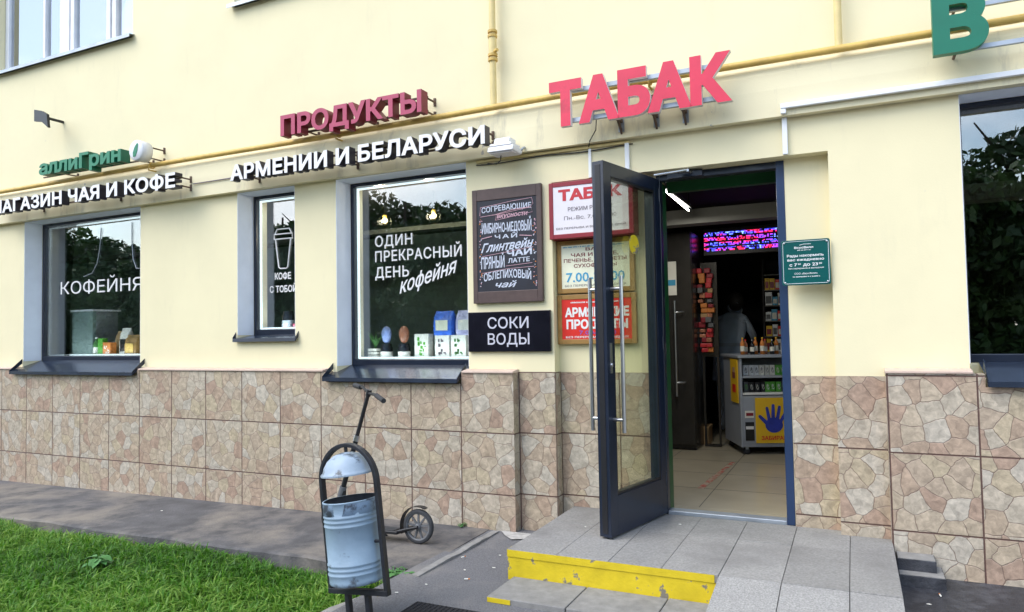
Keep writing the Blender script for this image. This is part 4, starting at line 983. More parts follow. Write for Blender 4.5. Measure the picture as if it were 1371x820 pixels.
vs2 = [(x+.0, y, z+.004) for x, y, z in vs]; b.add(vs, fs, 'black'); b.add(vs2, [f[::-1] for f in fs], 'black'); b.build('mudguard', SC, local=True)
b = MB(); b.tube([(-.15, 0, .066), (-.20, 0, .11), (-.238, 0, .24), (-.235, 0, .31)], [.022, .022, .02, .02], 'black', 10); b.build('neck', SC, local=True)
top = Vector((-.04, 0, 1.0)); bot = Vector((-.262, 0, .25)); dd = (top-bot).normalized()
b = MB(); b.tube([bot, bot+dd*.09], .026, 'greyplastic', 12)
b.tube([bot+dd*.09, bot+dd*.45], .0185, 'black', 12); b.tube([bot+dd*.45, top], .0145, 'black', 12)
b.tube([bot+dd*.43, bot+dd*.47], .023, 'silver', 12); b.tube([bot+dd*.24, bot+dd*.255], .020, 'pvc', 12); b.build('stem', SC, local=True)
b = MB()
for s in (-1, 1): b.tube([(-.260, s*.012, .25), (-.272, s*.030, .22), (-.305, s*.030, .112)], .010, 'black', 8)
b.build('front_fork', SC, local=True)
b = MB(); vs = []; fs = []
for k in range(9):
    a = R(150-15*k); 
    for yy_ in (-.024, .024): vs.append((-.305+.128*math.cos(a), yy_, .112+.128*math.sin(a)))
for k in range(8): fs.append((2*k, 2*k+1, 2*k+3, 2*k+2))
b.add(vs, fs, 'black'); b.build('mudguard', SC, local=True)
a = R(-34); u = Vector((math.cos(a), math.sin(a), -.17))
b = MB(); b.tube([top-u*.27+Vector((0, 0, .01)), top-u*.12+Vector((0, 0, .022)), top+Vector((0, 0, .0)), top+u*.12+Vector((0, 0, .014)), top+u*.27], .011, 'black', 10); b.tube([top-dd*.02, top+dd*.025], .02, 'black', 10); HB = b.build('handlebar', SC, local=True)
for s in (-1, 1):
    b = MB(); b.tube([top+s*u*.15+Vector((0, 0, .014)), top+s*u*.28+Vector((0, 0, .004))], .018, 'rubber', 10); b.build('grip', HB, local=True)
b = MB(); b.tube([(.04, .05, .06), (.07, .11, -.005)], .007, 'black', 8); b.build('kickstand', SC, local=True)

# ================================================================== inside the shop, seen through the doorway
FR = thing('fridge', 'tall dark display fridge with long steel handle just inside the doorway', 'fridge', (-1.62, 3.0, .305))
b = MB(); b.box(-1.845, -1.475, 2.76, 3.36, .31, 2.56, 'fridge'); b.build('body', FR, .01)
b = MB(); b.box(-1.84, -1.48, 2.72, 2.757, .36, 2.54, 'fridge'); dr = b.build('door', FR, .006)
b = MB(); b.tube([(-1.645, 2.66, .86), (-1.645, 2.66, 1.84)], .012, 'silver', 10)
for z in (1.0, 1.72): b.tube([(-1.645, 2.66, z), (-1.57, 2.665, z), (-1.57, 2.72, z)], .009, 'silver', 8)
b.build('handle', dr)
b = MB(); b.box(-1.76, -1.63, 2.714, 2.7185, 1.90, 2.25, 'paper'); b.box(-1.75, -1.64, 2.7125, 2.7138, 2.0, 2.06, 'cyan'); b.build('price_sheet', dr)
RK = thing('snack_rack', 'hanging strip rack full of red snack packets beside the fridge', 'rack', (-1.40, 3.1, .305))
b = MB(); b.box(-1.45, -1.43, 3.06, 3.08, .31, 2.25, 'fridge'); b.box(-1.30, -1.28, 3.06, 3.08, .31, 2.25, 'fridge'); b.box(-1.45, -1.28, 3.04, 3.10, .31, .33, 'fridge'); b.box(-1.43, -1.30, 3.07, 3.078, 1.25, 2.25, 'fridge'); b.build('upright', RK)
for i in range(17):
    for j in range(2):
        b = MB(); x = -1.46+.08*j+random.uniform(-.02, .02); z = 1.30+.052*i; b.box(x, x+random.uniform(.05, .075), 2.99+random.uniform(-.03, .02), 3.05, z, z+random.uniform(.035, .06), random.choice(('red', 'darkred', 'darkred', 'kraft', 'orange', 'eggbrown', 'greyplastic'))); b.build('packet', RK, .008)
b = MB(); b.box(-1.60, -1.43, 3.15, 3.4, .306, .47, 'kraft'); b.box(-1.605, -1.425, 3.145, 3.405, .4701, .50, 'kraft'); tag(b.build('cardboard_box', None, .004, loc=(-1.52, 3.27, .306)), 'brown cardboard box on the shop floor below the snack rack', 'box')
TK = thing('led_ticker', 'running text display glowing red and blue inside the shop', 'display', (-1.05, 3.2, 2.35))
b = MB(); b.box(-1.435, -.50, 3.205, 3.26, 2.34, 2.63, 'black'); b.build('case', TK, .004)
b = MB()
for z in (2.385, 2.440, 2.495, 2.55): b.box(-1.425, -.51, 3.198, 3.2035, z, z+.036, 'ticker')
b.build('screen', TK)
b = MB()
for x in (-1.3, -.7): b.tube([(x, 3.23, 2.63), (x, 3.23, 2.88)], .006, 'black', 6)
b.build('hanger', TK)
TL = thing('tube_lamp', 'lit white tube lamp under the dark shop ceiling', 'lamp', (-1.3, 1.4, 2.86))
P0, P1_ = Vector((-1.425, 1.35, 2.775)), Vector((-1.265, 1.75, 2.665))
P0, P1_ = Vector((-1.327, 1.0, 2.66)), Vector((-1.342, 2.0, 2.648))
b = MB(); b.box(-1.352, -1.318, .97, 2.03, 2.672, 2.70, 'greyplastic'); b.tube([P0, P0+Vector((0, 0, .14))], .006, 'black', 6); b.tube([P1_, P1_+Vector((0, 0, .18))], .006, 'black', 6); b.build('fitting', TL)
b = MB(); b.tube([P0, P1_], .0075, 'tube', 10); b.build('tube', TL)
al = bpy.data.lights.new('tube_light', 'AREA'); al.shape = 'RECTANGLE'; al.size = .05; al.size_y = 1.0; al.energy = 7; al.color = (1, .96, .86)
ao = bpy.data.objects.new('tube_light', al); COL.objects.link(ao); ao.parent = TL; ao.location = (P0+P1_)/2+Vector((0, 0, -.03))-wl(TL)

# display counter on castors, turned a little
CA = R(23)
CT = thing('display_counter', 'grey display counter on castors with yellow hand poster', 'counter', (-1.016, 2.62, .305), (0, 0, CA))
b = MB(); W_, D_ = .95, .62
b.box(0, .025, 0, D_, .075, .945, 'counter'); b.box(W_-.025, W_, 0, D_, .075, .945, 'counter'); b.box(.025, W_-.025, D_-.02, D_, .075, .945, 'counter'); b.box(.025, W_-.025, .004, D_-.02, .075, .11, 'counter'); b.box(.025, W_-.025, .0, .018, .11, .575, 'counter')
b.build('cabinet', CT, .004, local=True)
b = MB(); b.box(-.02, W_+.02, -.02, D_+.01, .9455, .975, 'counter'); b.build('top', CT, .005, local=True)
for z, m in ((.585, 'white'), (.75, 'counter')):
    b = MB(); b.box(.026, W_-.026, -.004, D_-.021, z, z+.018, m); b.build('shelf', CT, local=True)
for x in (.06, W_-.06):
    for y in (.05, D_-.05):
        b = MB(); b.lathe([(0, -.014), (.03, -.014), (.034, -.008), (.034, .008), (.03, .014), (0, .014)], (x, y, .035), 'rubber', 18, 'y'); b.box(x-.014, x+.014, y-.02, y+.02, .05, .0745, 'galv'); b.build('castor', CT, local=True)
b = MB(); b.box(.14, .47, -.010, -.0015, .115, .555, 'postery'); PO = b.build('poster', CT, local=True)
b = MB(); hx, hz = .315, .29
pal = [(hx+.085*math.cos(R(a)), hz+.075*math.sin(R(a))) for a in range(0, 360, 20)]; b.prism(pal, -.0125, -.0105, 'handblue', 'y')
for (ax, az, bx2, bz, w) in ((-.07, .02, -.135, .085, .019), (-.045, .05, -.065, .165, .017), (-.008, .06, -.005, .19, .018), (.032, .055, .055, .175, .017), (.065, .035, .115, .125, .016)):
    p, q = Vector((hx+ax, hz+az)), Vector((hx+bx2, hz+bz)); d = (q-p).normalized(); nn = Vector((-d.y, d.x))
    poly = [p-nn*w, q-nn*w*.8]+[q+(d*math.cos(R(t))-nn*math.sin(R(t)))*w*.8 for t in (60, 30, 0, -30, -60)]+[q+nn*w*.8, p+nn*w]
    poly = poly if sum((poly[i].x*poly[(i+1) % len(poly)].y-poly[(i+1) % len(poly)].x*poly[i].y) for i in range(len(poly))) > 0 else poly[::-1]
    b.prism([(v.x, v.y) for v in poly], -.0130, -.0127, 'handblue', 'y')
text(b, 'ЗАБИРАЙ', .19, .44, .145, .040, -.0115, 'brightred', .001, bold=.03); b.build('poster_print', PO, local=True)
b = MB(); b.box(-.012, -.002, .05, .30, .50, .93, 'postery'); PO = b.build('poster', CT, local=True)
b = MB(TM_ := Matrix.Rotation(R(0), 4, 'Z')); b.box(-.0145, -.0125, .12, .22, .74, .80, 'maroon'); b.box(-.0145, -.0125, .13, .21, .80, .85, 'skin'); b.box(-.0145, -.0125, .11, .23, .60, .68, 'brightred'); b.build('poster_print', PO, local=True)
b = MB(); b.box(.04, .125, -.006, -.0015, .14, .32, 'black'); b.box(.04, .125, -.006, -.0015, .36, .43, 'paper'); b.box(.045, .12, -.0075, -.0062, .25, .28, 'white'); b.box(.05, .12, -.0075, -.0062, .38, .41, 'darkred'); b.build('sticker', CT, local=True)
Rz = Matrix.Translation((-1.016, 2.62, .305)) @ Matrix.Rotation(CA, 4, 'Z')
def put(x, y, z): return tuple(Rz @ Vector((x, y, z)))
proto = {}
def goods(kind, label, cat, loc, shape, group, rot=0):
    """first of a kind is built, later ones are copies sharing its mesh"""
    if kind not in proto:
        o = shape().build(kind[0], None, kind[2] if len(kind) > 2 else .004, loc=(0, 0, 0)); proto[kind] = o
    else:
        o = proto[kind].copy(); COL.objects.link(o)
    o.location = loc; o.rotation_euler = (0, 0, rot); return tag(o, label, cat, group)
def packshape(m, m2, w, d, h):
    def f():
        b = MB(); b.box(-w/2, w/2, -d/2, d/2, 0, h, m); g = random.Random(int(w*1e5+h*1e4))
        for q in range(14):
            u, v = g.uniform(-.36, .22)*w, g.uniform(.12, .75)*h; b.box(u, u+g.uniform(.08, .2)*w, -d/2-.0015, -d/2-.0004, v, v+g.uniform(.03, .14)*h, m2)
        return b
    return f
k = 0
for x in [.09+.052*i for i in range(15)]:
    for z, ms in ((.604, (('greyplastic', 'leafgreen'), ('leafgreen', 'white'), ('black', 'paper'))), (.769, (('pvc', 'black'), ('paper', 'grey_txt'), ('leafgreen', 'signpaper'), ('postery', 'darkred')))):
        ms_ = ms[(k*7+k//3) % len(ms)] if z < .7 else ms[min(3, int((x-.05)/.17)) if k % 4 else 0]; k += 1
        word = {'greyplastic': 'grey', 'leafgreen': 'green', 'black': 'black', 'pvc': 'silver grey', 'paper': 'cream', 'postery': 'yellow'}[ms_[0]]
        goods(('goods_packet', ms_), word+' goods packet on the '+('lower' if z < .7 else 'upper')+' shelf of the display counter', 'packet', put(x, .12+random.uniform(-.02, .02), z), packshape(ms_[0], ms_[1], .046, .06, .10), word+' packets on the '+('lower' if z < .7 else 'upper')+' counter shelf', CA+random.uniform(-.15, .15))
def bottleshape(m, cap_m, r, h):
    def f():
        b = MB(); b.lathe([(0, 0), (r, 0), (r, h*.62), (r*.9, h*.7), (r*.35, h*.84), (r*.35, h*.93)], (0, 0, 0), m, 16); b.lathe([(r*.42, h*.92), (r*.42, h), (0, h)], (0, 0, 0), cap_m, 12); b.lathe([(r+.0008, h*.2), (r+.0008, h*.5)], (0, 0, 0), 'paper', 16); return b
    return f
for i, x in enumerate([.07, .115, .165, .215, .265, .31, .36, .42]):
    m, c = (('orange', 'postery'), ('eggbrown', 'brightred'), ('gloss_black', 'silver'), ('orange', 'paper'))[i % 4]; w = {'orange': 'amber', 'eggbrown': 'brown', 'gloss_black': 'black'}[m]
    goods(('bottle', m, .0), w+' bottle standing on top of the display counter', 'bottle', put(x, .12+.06*(i % 2), .9755), bottleshape(m, c, .022, .15+.02*(i % 3 == 0)), w+' bottles on the counter top')
for i in range(12):
    ms_ = (('pvc', 'darkred'), ('paper', 'black'), ('darkred', 'paper'))[i % 3]; w = {'pvc': 'white', 'paper': 'cream', 'darkred': 'dark red'}[ms_[0]]
    goods(('jar_packet', ms_), w+' small pack in the row on top of the display counter', 'packet', put(.47+.038*i, .10+.09*(i % 2), .9755), packshape(ms_[0], ms_[1], .034, .05, .09+.02*(i % 2)), w+' packs on the counter top', CA+random.uniform(-.3, .3))
# wall shelves of goods at the right, behind the counter
SH = thing('wall_shelf', 'dark shelf unit of assorted goods behind the display counter', 'shelf', (-.2, 4.1, .305))
b = MB(); b.box(-.92, .6, 4.42, 4.46, .31, 2.35, 'int_dark')
SZ = (1.27, 1.45, 1.63, 1.81, 1.99, 2.17)
for z in SZ: b.box(-.92, .6, 4.12, 4.42, z-.012, z, 'int_beam')
b.box(-.94, -.92, 4.10, 4.46, .31, 2.35, 'int_dark'); b.box(.6, .62, 4.10, 4.46, .31, 2.35, 'int_dark'); b.build('frame', SH)
for z in SZ[:-1]:
    x = -.91
    while x < -.25:
        w_ = random.uniform(.045, .075); h = random.uniform(.09, .155)
        ms_ = (('leafgreen', 'paper'), ('paper', 'grey_txt'), ('postery', 'darkred'), ('pvc', 'greyplastic'), ('kraft', 'paper'), ('brightred', 'paper'), ('cyan', 'paper'))[random.randrange(7)]
        b = MB(); b.box(x, x+w_, 4.13, 4.22, z+.0005, z+h, ms_[0]); b.box(x+.006, x+w_-.006, 4.127, 4.1295, z+.02, z+h*.7, ms_[1]); b.build('goods', SH); x += w_+.006
b = MB(); b.add([(-1.128, .97, .3066), (-1.08, .96, .3066), (-1.02, 2.18, .3066), (-1.058, 2.19, .3066)], [(0, 1, 2, 3)], 'tape')
tag(b.build('floor_tape', None, loc=(-1.08, 1.5, .3064)), 'worn red tape strip stuck on the shop floor', 'tape')

# the shop assistant, back to the door, leaning over
PX, PY_, PZ = -1.36, 4.25, .305
PE = thing('person', 'person in grey-blue smock standing with back to the door, bending over the counter', 'person', (PX, PY_, PZ))
def skin_body(name, nodes, edges, parent, paint, sub=2):
    me = bpy.data.meshes.new(name); me.from_pydata([n[0] for n in nodes], edges, []); o = bpy.data.objects.new(name, me); COL.objects.link(o)
    sk = o.modifiers.new('skin', 'SKIN'); ss = o.modifiers.new('sub', 'SUBSURF'); ss.levels = ss.render_levels = sub
    for i, n in enumerate(nodes):
        r = n[1]; me.skin_vertices[0].data[i].radius = r if isinstance(r, tuple) else (r, r)
    me.skin_vertices[0].data[0].use_root = True
    bpy.context.view_layer.update()
    m2 = bpy.data.meshes.new_from_object(o.evaluated_get(bpy.context.evaluated_depsgraph_get())); bpy.data.objects.remove(o); m2.name = name
    mats = []
    for p in m2.polygons:
        k = paint(p.center)
        if k not in mats: mats.append(k)
        p.material_index = mats.index(k); p.use_smooth = True
    m2.materials.clear()
    for k in mats: m2.materials.append(M_[k])
    q = bpy.data.objects.new(name, m2); COL.objects.link(q); q.parent = parent; return q
N_ = [((0, 0, .92), (.15, .11)), ((.0, .03, 1.08), (.14, .10)), ((.02, .09, 1.25), (.16, .11)), ((.03, .15, 1.37), (.11, .08)), ((.05, .19, 1.44), .05), ((.06, .23, 1.51), (.075, .085)), ((.07, .27, 1.60), (.07, .085)),
      ((.17, .14, 1.35), .06), ((.27, .20, 1.15), .046), ((.25, .42, 1.05), .036), ((.24, .50, 1.03), (.035, .02)),
      ((-.13, .14, 1.35), .06), ((-.24, .22, 1.16), .046), ((-.18, .43, 1.05), .036), ((-.16, .51, 1.03), (.035, .02)),
      ((.085, 0, .84), .09), ((.10, .01, .47), .058), ((.10, -.02, .09), .04), ((.105, .10, .035), (.04, .03)),
      ((-.085, 0, .84), .09), ((-.10, .01, .47), .058), ((-.10, -.02, .09), .04), ((-.105, .10, .035), (.04, .03))]
E_ = [(0, 1), (1, 2), (2, 3), (3, 4), (4, 5), (5, 6), (3, 7), (7, 8), (8, 9), (9, 10), (3, 11), (11, 12), (12, 13), (13, 14), (0, 15), (15, 16), (16, 17), (17, 18), (0, 19), (19, 20), (20, 21), (21, 22)]
for s, base in ((1, 10), (-1, 14)):
    bx_ = N_[base][0]
    for j, (dx, dy, dz) in enumerate(((-.03, .075, -.01), (-.012, .09, -.012), (.008, .088, -.012), (.026, .07, -.012), (-.045*1, .03, -.015))):
        i0 = len(N_); N_.append(((bx_[0]+dx*.8, bx_[1]+dy*.55, bx_[2]+dz*.5), .0095)); N_.append(((bx_[0]+dx, bx_[1]+dy, bx_[2]+dz*2.2), .008)); E_ += [(base, i0), (i0, i0+1)]
BODY = skin_body('body', N_, E_, PE, lambda c: 'trousers' if c.z < .9 and c.y < .3 else ('smock' if c.z < 1.40 and c.y < .46 else 'skin'))
b = MB(); b.ball((.065, .245, 1.575), (.098, .105, .115), 'hair', 18, 12); b.build('hair', PE, local=True)
b = MB()
rings = [(.62, .21, .16, 0, .0), (.80, .195, .155, 0, .0), (.93, .18, .14, 0, .0), (1.06, .165, .13, 0, .02), (1.18, .185, .14, .015, .06), (1.29, .19, .135, .02, .10), (1.37, .15, .11, .03, .14), (1.42, .08, .075, .045, .17)]
vs = []; fs = []; sg = 24
for z, rx, ry, cx, cy in rings:
    for i in range(sg):
        a = 2*math.pi*i/sg; w = 1+.02*math.sin(5*a+z*9); vs.append((cx+rx*w*math.cos(a), cy+ry*w*math.sin(a), z))
for j in range(len(rings)-1):
    for i in range(sg): i2 = (i+1) % sg; fs.append((j*sg+i, j*sg+i2, (j+1)*sg+i2, (j+1)*sg+i))
b.add(vs, fs, 'smock', True); SM = b.build('smock', PE, local=True)
b = MB(); b.lathe([(.0, 0)], (0, 0, 0), 'smock', 3)
b = MB(); vs = [];
for i in range(sg):
    a = 2*math.pi*i/sg
    for z, g_ in ((1.03, 1.035), (1.07, 1.035)): vs.append((.168*g_*math.cos(a), .015+.132*g_*math.sin(a), z))
b.add(vs, [(2*i, 2*((i+1) % sg), 2*((i+1) % sg)+1, 2*i+1) for i in range(sg)], 'counter', True); b.build('apron_tie', SM, local=True)

# ================================================================== goods in the shop windows
def bagshape(m, m2, w, d, h):
    """soft pouch: pinched top, bulging body"""
    def f():
        b = MB(); rows = [(0, .96, 1), (.15, 1, 1.08), (.5, 1, 1.1), (.8, .98, .75), (.92, .97, .25), (1, .98, .08)]; vs = []; fs = []; n = 12
        for t, fw, fd in rows:
            for i in range(n):
                a = 2*math.pi*i/n+math.pi/12; c, s_ = math.cos(a), math.sin(a); sq = 1/max(abs(c), abs(s_))**.75
                vs.append((w/2*fw*c*sq*.95, d/2*fd*s_*sq*.95, h*t))
        for j in range(len(rows)-1):
            for i in range(n): i2 = (i+1) % n; fs.append((j*n+i, j*n+i2, (j+1)*n+i2, (j+1)*n+i))
        fs += [tuple(range(n))[::-1], tuple((len(rows)-1)*n+i for i in range(n))]
        b.add(vs, fs, m, True); b.add([(-w*.3, -d*.56, h*.2), (w*.3, -d*.56, h*.2), (w*.3, -d*.56, h*.62), (-w*.3, -d*.56, h*.62)], [(0, 1, 2, 3)], m2)
        return b
    return f
def one(name, label, cat, loc, shape, rot=0, group=None):
    o = shape().build(name, None, .003, loc=(0, 0, 0)); o.location = loc; o.rotation_euler = (0, 0, rot); return tag(o, label, cat, group)
def jarshape(m, m2, r, h):
    def f():
        b = MB(); b.lathe([(0, 0), (r, 0), (r, h*.8), (r*.85, h*.88), (r*.85, h), (0, h)], (0, 0, 0), m, 22); b.lathe([(r+.001, h*.12), (r+.001, h*.55)], (0, 0, 0), m2, 22); return b
    return f
def eggshape(m, r, h):
    def f(): return MB().lathe([(r*math.sin(t)*(1-.12*math.cos(t)), h/2-h/2*math.cos(t)) for t in [math.pi*i/14 for i in range(15)]], (0, 0, 0), m, 24)
    return f
zs = 1.3152
for x, m, w in ((-3.62, 'eggblue', 'blue'), (-3.44, 'eggbrown', 'brown')):
    one('jar', 'black jar with white label in the window, under the '+w+' egg', 'jar', (x, .40, zs), jarshape('gloss_black', 'paper', .052, .145))
    one('chocolate_egg', w+' foil-wrapped egg standing on a black jar in the window', 'egg', (x, .40, zs+.1455), eggshape(m, .043, .15))
one('gift_box', 'cream box with floral print beside the eggs in the shop window', 'box', (-3.255, .42, zs), packshape('paper', 'leafgreen', .13, .09, .225), .05)
for x, m2, lab in ((-3.05, 'grey_txt', 'white tea box with dark lettering under the blue bag'), (-2.895, 'weed', 'white tea box with leaf print under the pink and blue bag'), (-2.73, 'grey_txt', 'white tea box at the right edge of the shop window')):
    one('tea_box', lab, 'box', (x, .42, zs), packshape('paper', m2, .135, .10, .21))
one('candy_bag', 'bright blue candy bag on top of the white tea boxes', 'bag', (-3.045, .42, zs+.2105), bagshape('bagblue', 'signpaper', .19, .11, .20))
one('candy_bag', 'pink and pale blue candy bag on top of the tea boxes', 'bag', (-2.83, .42, zs+.2105), bagshape('bagpink', 'paper', .20, .11, .20))
BS = thing('gift_basket', 'low slatted basket with greenery at the left of the shop window', 'basket', (-3.735, .40, zs))
b = MB()
for i in range(4): b.box(-3.78, -3.69, .35, .45, zs+.028*i, zs+.028*i+.022, 'paper')
b.build('basket', BS)
b = MB()
for i in range(40):
    a = random.uniform(0, 6.28); l_ = random.uniform(.06, .15); p = Vector((-3.735, .40, zs+.11)); q = p+Vector((math.cos(a)*l_*.6, math.sin(a)*l_*.5, l_)); b.tube([p, (p+q)/2+Vector((0, 0, .01)), q], [.003, .006, .001], 'weed', 4)
b.build('greenery', BS)
for i, (x, y) in enumerate(((-4.05, 1.0), (-3.50, 1.0))):
    T = thing('pendant_lamp', ('left' if i == 0 else 'right')+' of two warm glowing globe pendant lamps inside the big window', 'lamp', (x, y, 2.65), group='pendant lamps in the big window')
    b = MB(); b.ball((x, y, 2.645), .026, 'bulb', 14, 10); b.build('bulb', T)
    ld = bpy.data.lights.new('pendant_light', 'POINT'); ld.energy = 5; ld.color = (1, .82, .6); ld.shadow_soft_size = .03; lo_ = bpy.data.objects.new('pendant_light', ld); COL.objects.link(lo_); lo_.parent = T; lo_.location = (0, -.09, -.03)
    b = MB(); b.lathe([(0, 2.70), (.018, 2.70), (.022, 2.675), (.014, 2.668)], (x, y, 0), 'ochre', 14); b.tube([(x, y, 2.70), (x, y, 2.88)], .003, 'black', 6); b.build('socket', T)
    b = MB(); b.ball((x, y, 2.635), .068, 'doorglass', 18, 12); b.build('globe', T)
# left window
GC = thing('glass_showcase', 'small glass showcase in the КОФЕЙНЯ window', 'showcase', (-7.7, .6, 1.36))
b = MB(); b.box(-7.85, -7.50, .40, .44, 1.3555, 1.86, 'int_coffee'); b.box(-7.85, -7.82, .44, .70, 1.3555, 1.86, 'galv'); b.box(-7.53, -7.50, .44, .70, 1.3555, 1.86, 'galv'); b.build('cabinet', GC)
b = MB(); b.box(-7.87, -7.48, .38, .72, 1.8605, 1.88, 'pvc'); b.build('top', GC)
zs = 1.3555
one('bottle', 'dark bottle with white marks beside the green packet in the КОФЕЙНЯ window', 'bottle', (-7.43, .40, zs), bottleshape('weed', 'pvc', .035, .22))
one('coffee_packet', 'bright green packet on the КОФЕЙНЯ window shelf', 'packet', (-7.33, .40, zs), packshape('leafgreen', 'leafgreen', .075, .06, .205))
one('coffee_packet', 'orange packet on the КОФЕЙНЯ window shelf', 'packet', (-7.19, .38, zs), packshape('orange', 'paper', .12, .07, .16))
one('paper_bag', 'slouching brown paper bag behind the orange packet', 'bag', (-7.16, .52, zs), bagshape('kraft', 'kraft', .18, .10, .28))
one('paper_bag', 'tall cream paper bag with a dark label in the КОФЕЙНЯ window', 'bag', (-7.02, .46, zs), bagshape('paper', 'black', .15, .09, .31))
one('paper_bag', 'olive paper bag at the right of the КОФЕЙНЯ window shelf', 'bag', (-6.83, .40, zs), bagshape('woodbrown', 'ochre', .20, .10, .235))
# cup window
zs = 1.5855
one('jar', 'dark jar with pale marks in the cup window', 'jar', (-4.70, .38, zs), jarshape('gloss_black', 'galv', .055, .19))
one('chocolate_egg', 'pale teal egg standing in the cup window', 'egg', (-4.46, .42, zs+.08), eggshape('eggblue', .05, .17))
one('jar', 'low dark jar under the pale teal egg in the cup window', 'jar', (-4.46, .42, zs), jarshape('gloss_black', 'black', .05, .0795))
one('gift_pack', 'small magenta pack in the cup window', 'packet', (-4.575, .36, zs), packshape('pinkface', 'pinkchalk', .055, .05, .07))

# ================================================================== weeds
def weed(name, label, loc, n, size, spread, group=None):
    b = MB()
    for i in range(n):
        a = 2.4*i+random.uniform(-.3, .3); l_ = size*random.uniform(.6, 1.1); el = random.uniform(.25, .9); r0 = spread*random.uniform(.2, 1)
        base = Vector((loc[0], loc[1], loc[2])); d = Vector((math.cos(a), math.sin(a), 0)); tip = base+d*(r0+l_)+Vector((0, 0, l_*el*.6)); mid = base+d*r0+Vector((0, 0, l_*el))
        b.tube([base, base+d*r0*.5+Vector((0, 0, l_*el*.7)), mid], .0025, 'weed', 4)
        s = d.cross(Vector((0, 0, 1))); w = l_*.36; vs = []
        for t, ww in ((0, .25), (.25, .9), (.55, 1), (.8, .62), (1, .05)):
            c = mid.lerp(tip, t)+Vector((0, 0, .25*l_*t*(1-t))); lift = .12*l_*ww
            vs += [tuple(c-s*w*ww+Vector((0, 0, lift))), tuple(c), tuple(c+s*w*ww+Vector((0, 0, lift)))]
        fs = []
        for k_ in range(4):
            for q in range(2): fs.append((k_*3+q, k_*3+q+1, k_*3+q+4, k_*3+q+3))
        b.add(vs, fs, 'weed', True)
    return tag(b.build(name, None, loc=loc), label, 'weed', group)
weed('burdock_plant', 'broad-leaved burdock plant growing in the lawn', (-4.40, -1.66, .085), 16, .085, .05)
weed('weed_plant', 'small leafy weed in the gap of the kerb near the bin', (-2.44, -1.13, .10), 22, .045, .07)
weed('weed_plant', 'leafy weed creeping along the front of the concrete apron end', (-2.53, -1.085, .10), 18, .04, .05)
weed('weed_plant', 'tiny weed sprouting at the foot of the tiled pilaster', (-2.62, -.105, .13), 9, .03, .015)

for i, (x, y, z, sz) in enumerate(((-5.25, -.52, .106, .022), (-3.55, -.40, .125, .014), (-3.42, -.33, .126, .020), (-2.05, -.62, .134, .018), (-1.98, -.85, .134, .024), (-2.2, -1.25, .134, .020), (-2.12, -.95, .134, .016), (-2.28, -1.42, .134, .022), (-1.55, -.42, .311, .014), (-1.02, -.15, .311, .016), (.30, -.55, .142, .022), (.33, -.95, .142, .026), (.42, -.7, .142, .014))):
    b = MB(); n = 6; r_ = [sz*.62*random.uniform(.4, 1) for _ in range(n)]
    b.prism([(x+r_[k]*math.cos(k*6.283/n), y+.6*r_[k]*math.sin(k*6.283/n)) for k in range(n)], z, z+.0025, 'paper', 'z')
    tag(b.build('paper_scrap', None, loc=(x, y, z)), 'tiny white paper scrap lying on the '+('apron beside the wall' if y > -.6 and x < -2.4 else 'platform' if z > .3 else 'dark asphalt right of the steps' if x > 0 else 'asphalt left of the steps'), 'litter', 'white paper scraps on the ground')
for i, (x, y, a) in enumerate(((-2.02, -1.1, .4), (-1.93, -.5, 2.1), (-2.24, -.75, 1.2), (-2.9, -.8, .3), (.36, -.4, 1.7))):
    z = .139 if x > -2.4 and x < 0 else (.1295 if x < 0 else .1455)
    b = MB(); d_ = Vector((math.cos(a), math.sin(a), 0)); c_ = Vector((x, y, z+.002)); b.tube([c_-d_*.017, c_+d_*.004], .0038, 'paper', 8); b.tube([c_+d_*.004, c_+d_*.015], .0038, 'orange', 8)
    tag(b.build('cigarette_end', None, loc=(x, y, z)), 'trodden cigarette end lying on the '+('apron by the wall' if x < -2.4 else 'dark asphalt right of the steps' if x > 0 else 'asphalt left of the steps'), 'litter', 'cigarette ends on the ground')

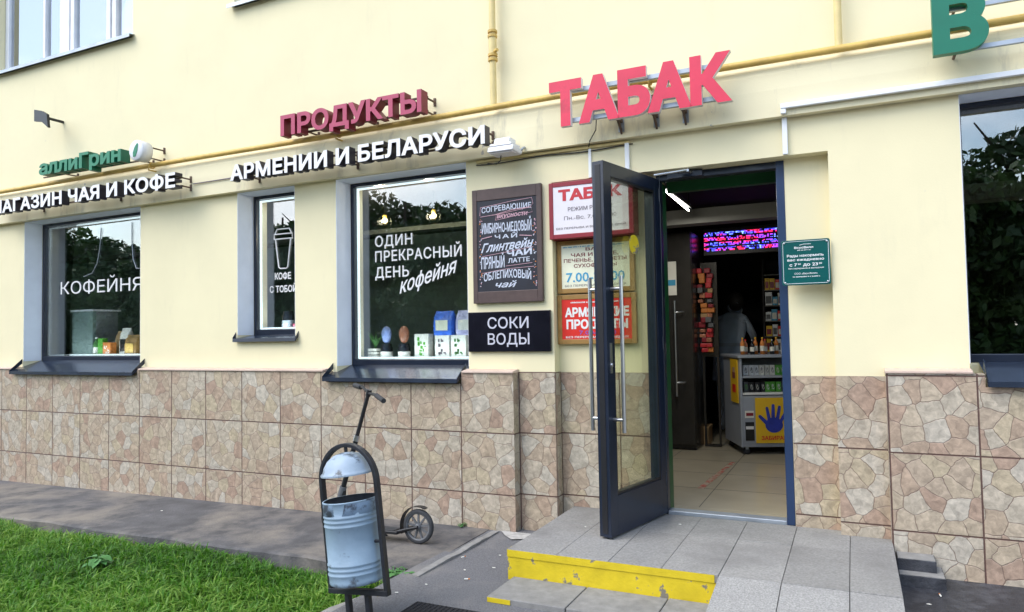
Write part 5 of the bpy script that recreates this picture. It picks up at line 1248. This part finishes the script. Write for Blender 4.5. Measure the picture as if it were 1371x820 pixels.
# ================================================================== trees across the street: they show in the window panes
def tree_mesh(seed, h, w, n):
    g = np.random.default_rng(seed)
    cl = []
    for _ in range(58):
        t = g.uniform(.04, 1); rad = w*(.35+.65*math.sin(math.pi*min(1, t*.85+.08)))*g.uniform(.35, 1); a = g.uniform(0, 6.28)
        cl.append((rad*math.cos(a), rad*math.sin(a), h*t, g.uniform(.5, 1.05), g.uniform(.15, .85)))
    cl = np.array(cl); idx = g.integers(0, len(cl), n)
    d = g.normal(0, 1, (n, 3)); d /= np.linalg.norm(d, axis=1)[:, None]; d *= (g.uniform(0, 1, n)**.45)[:, None]
    c = cl[idx, :3]+d*cl[idx, 3][:, None]*np.array([1, 1, .75])
    u = g.normal(0, 1, (n, 3)); u /= np.linalg.norm(u, axis=1)[:, None]; v = np.cross(u, g.normal(0, 1, (n, 3))); v /= np.linalg.norm(v, axis=1)[:, None]
    s = g.uniform(.10, .21, n)[:, None]
    P = np.stack([c-u*s, c-v*s*.5, c+u*s, c+v*s*.5], 1).reshape(-1, 3)
    return leafmesh('crown', P, np.clip(cl[idx, 4]+g.normal(0, .12, n), 0, 1), 'treeleaf', True)
TMs = [tree_mesh(1, 6.6, 3.3, 15000), tree_mesh(5, 6.0, 3.2, 14000)]
tb = MB(); tb.tube([(0, 0, -.3), (.05, 0, 1.5), (0, .1, 4), (.1, 0, 6.5)], [.22, .17, .12, .04], 'bark', 10)
for a in range(6): tb.tube([(.03, .05, 2+.5*a), (math.cos(a*2)*.9, math.sin(a*2)*.9, 3+.6*a), (math.cos(a*2)*1.8, math.sin(a*2)*1.8, 3.8+.6*a)], [.08, .05, .02], 'bark', 6)
trunk0 = None
spots = [(-52+4.1*i_+random.uniform(-.8, .8), -21+random.uniform(-1.5, 1.5), i_ % 2, random.uniform(.92, 1.3)) for i_ in range(15)]+[(-50+5*i_, -27+random.uniform(-1, 1), (i_+1) % 2, random.uniform(1.0, 1.35)) for i_ in range(12)]
for i, (x, y, k, s) in enumerate(spots):
    T = thing('tree', 'leafy green tree across the street mirrored in the shop windows', 'tree', (x, y, -.05), (0, 0, i*1.7), 'trees mirrored in the shop windows'); T.scale = (s, s, s)
    if trunk0 is None: trunk0 = tb.build('trunk', T, local=True)
    else:
        q = trunk0.copy(); COL.objects.link(q); q.parent = T
    c = bpy.data.objects.new('crown', TMs[k]); COL.objects.link(c); c.parent = T
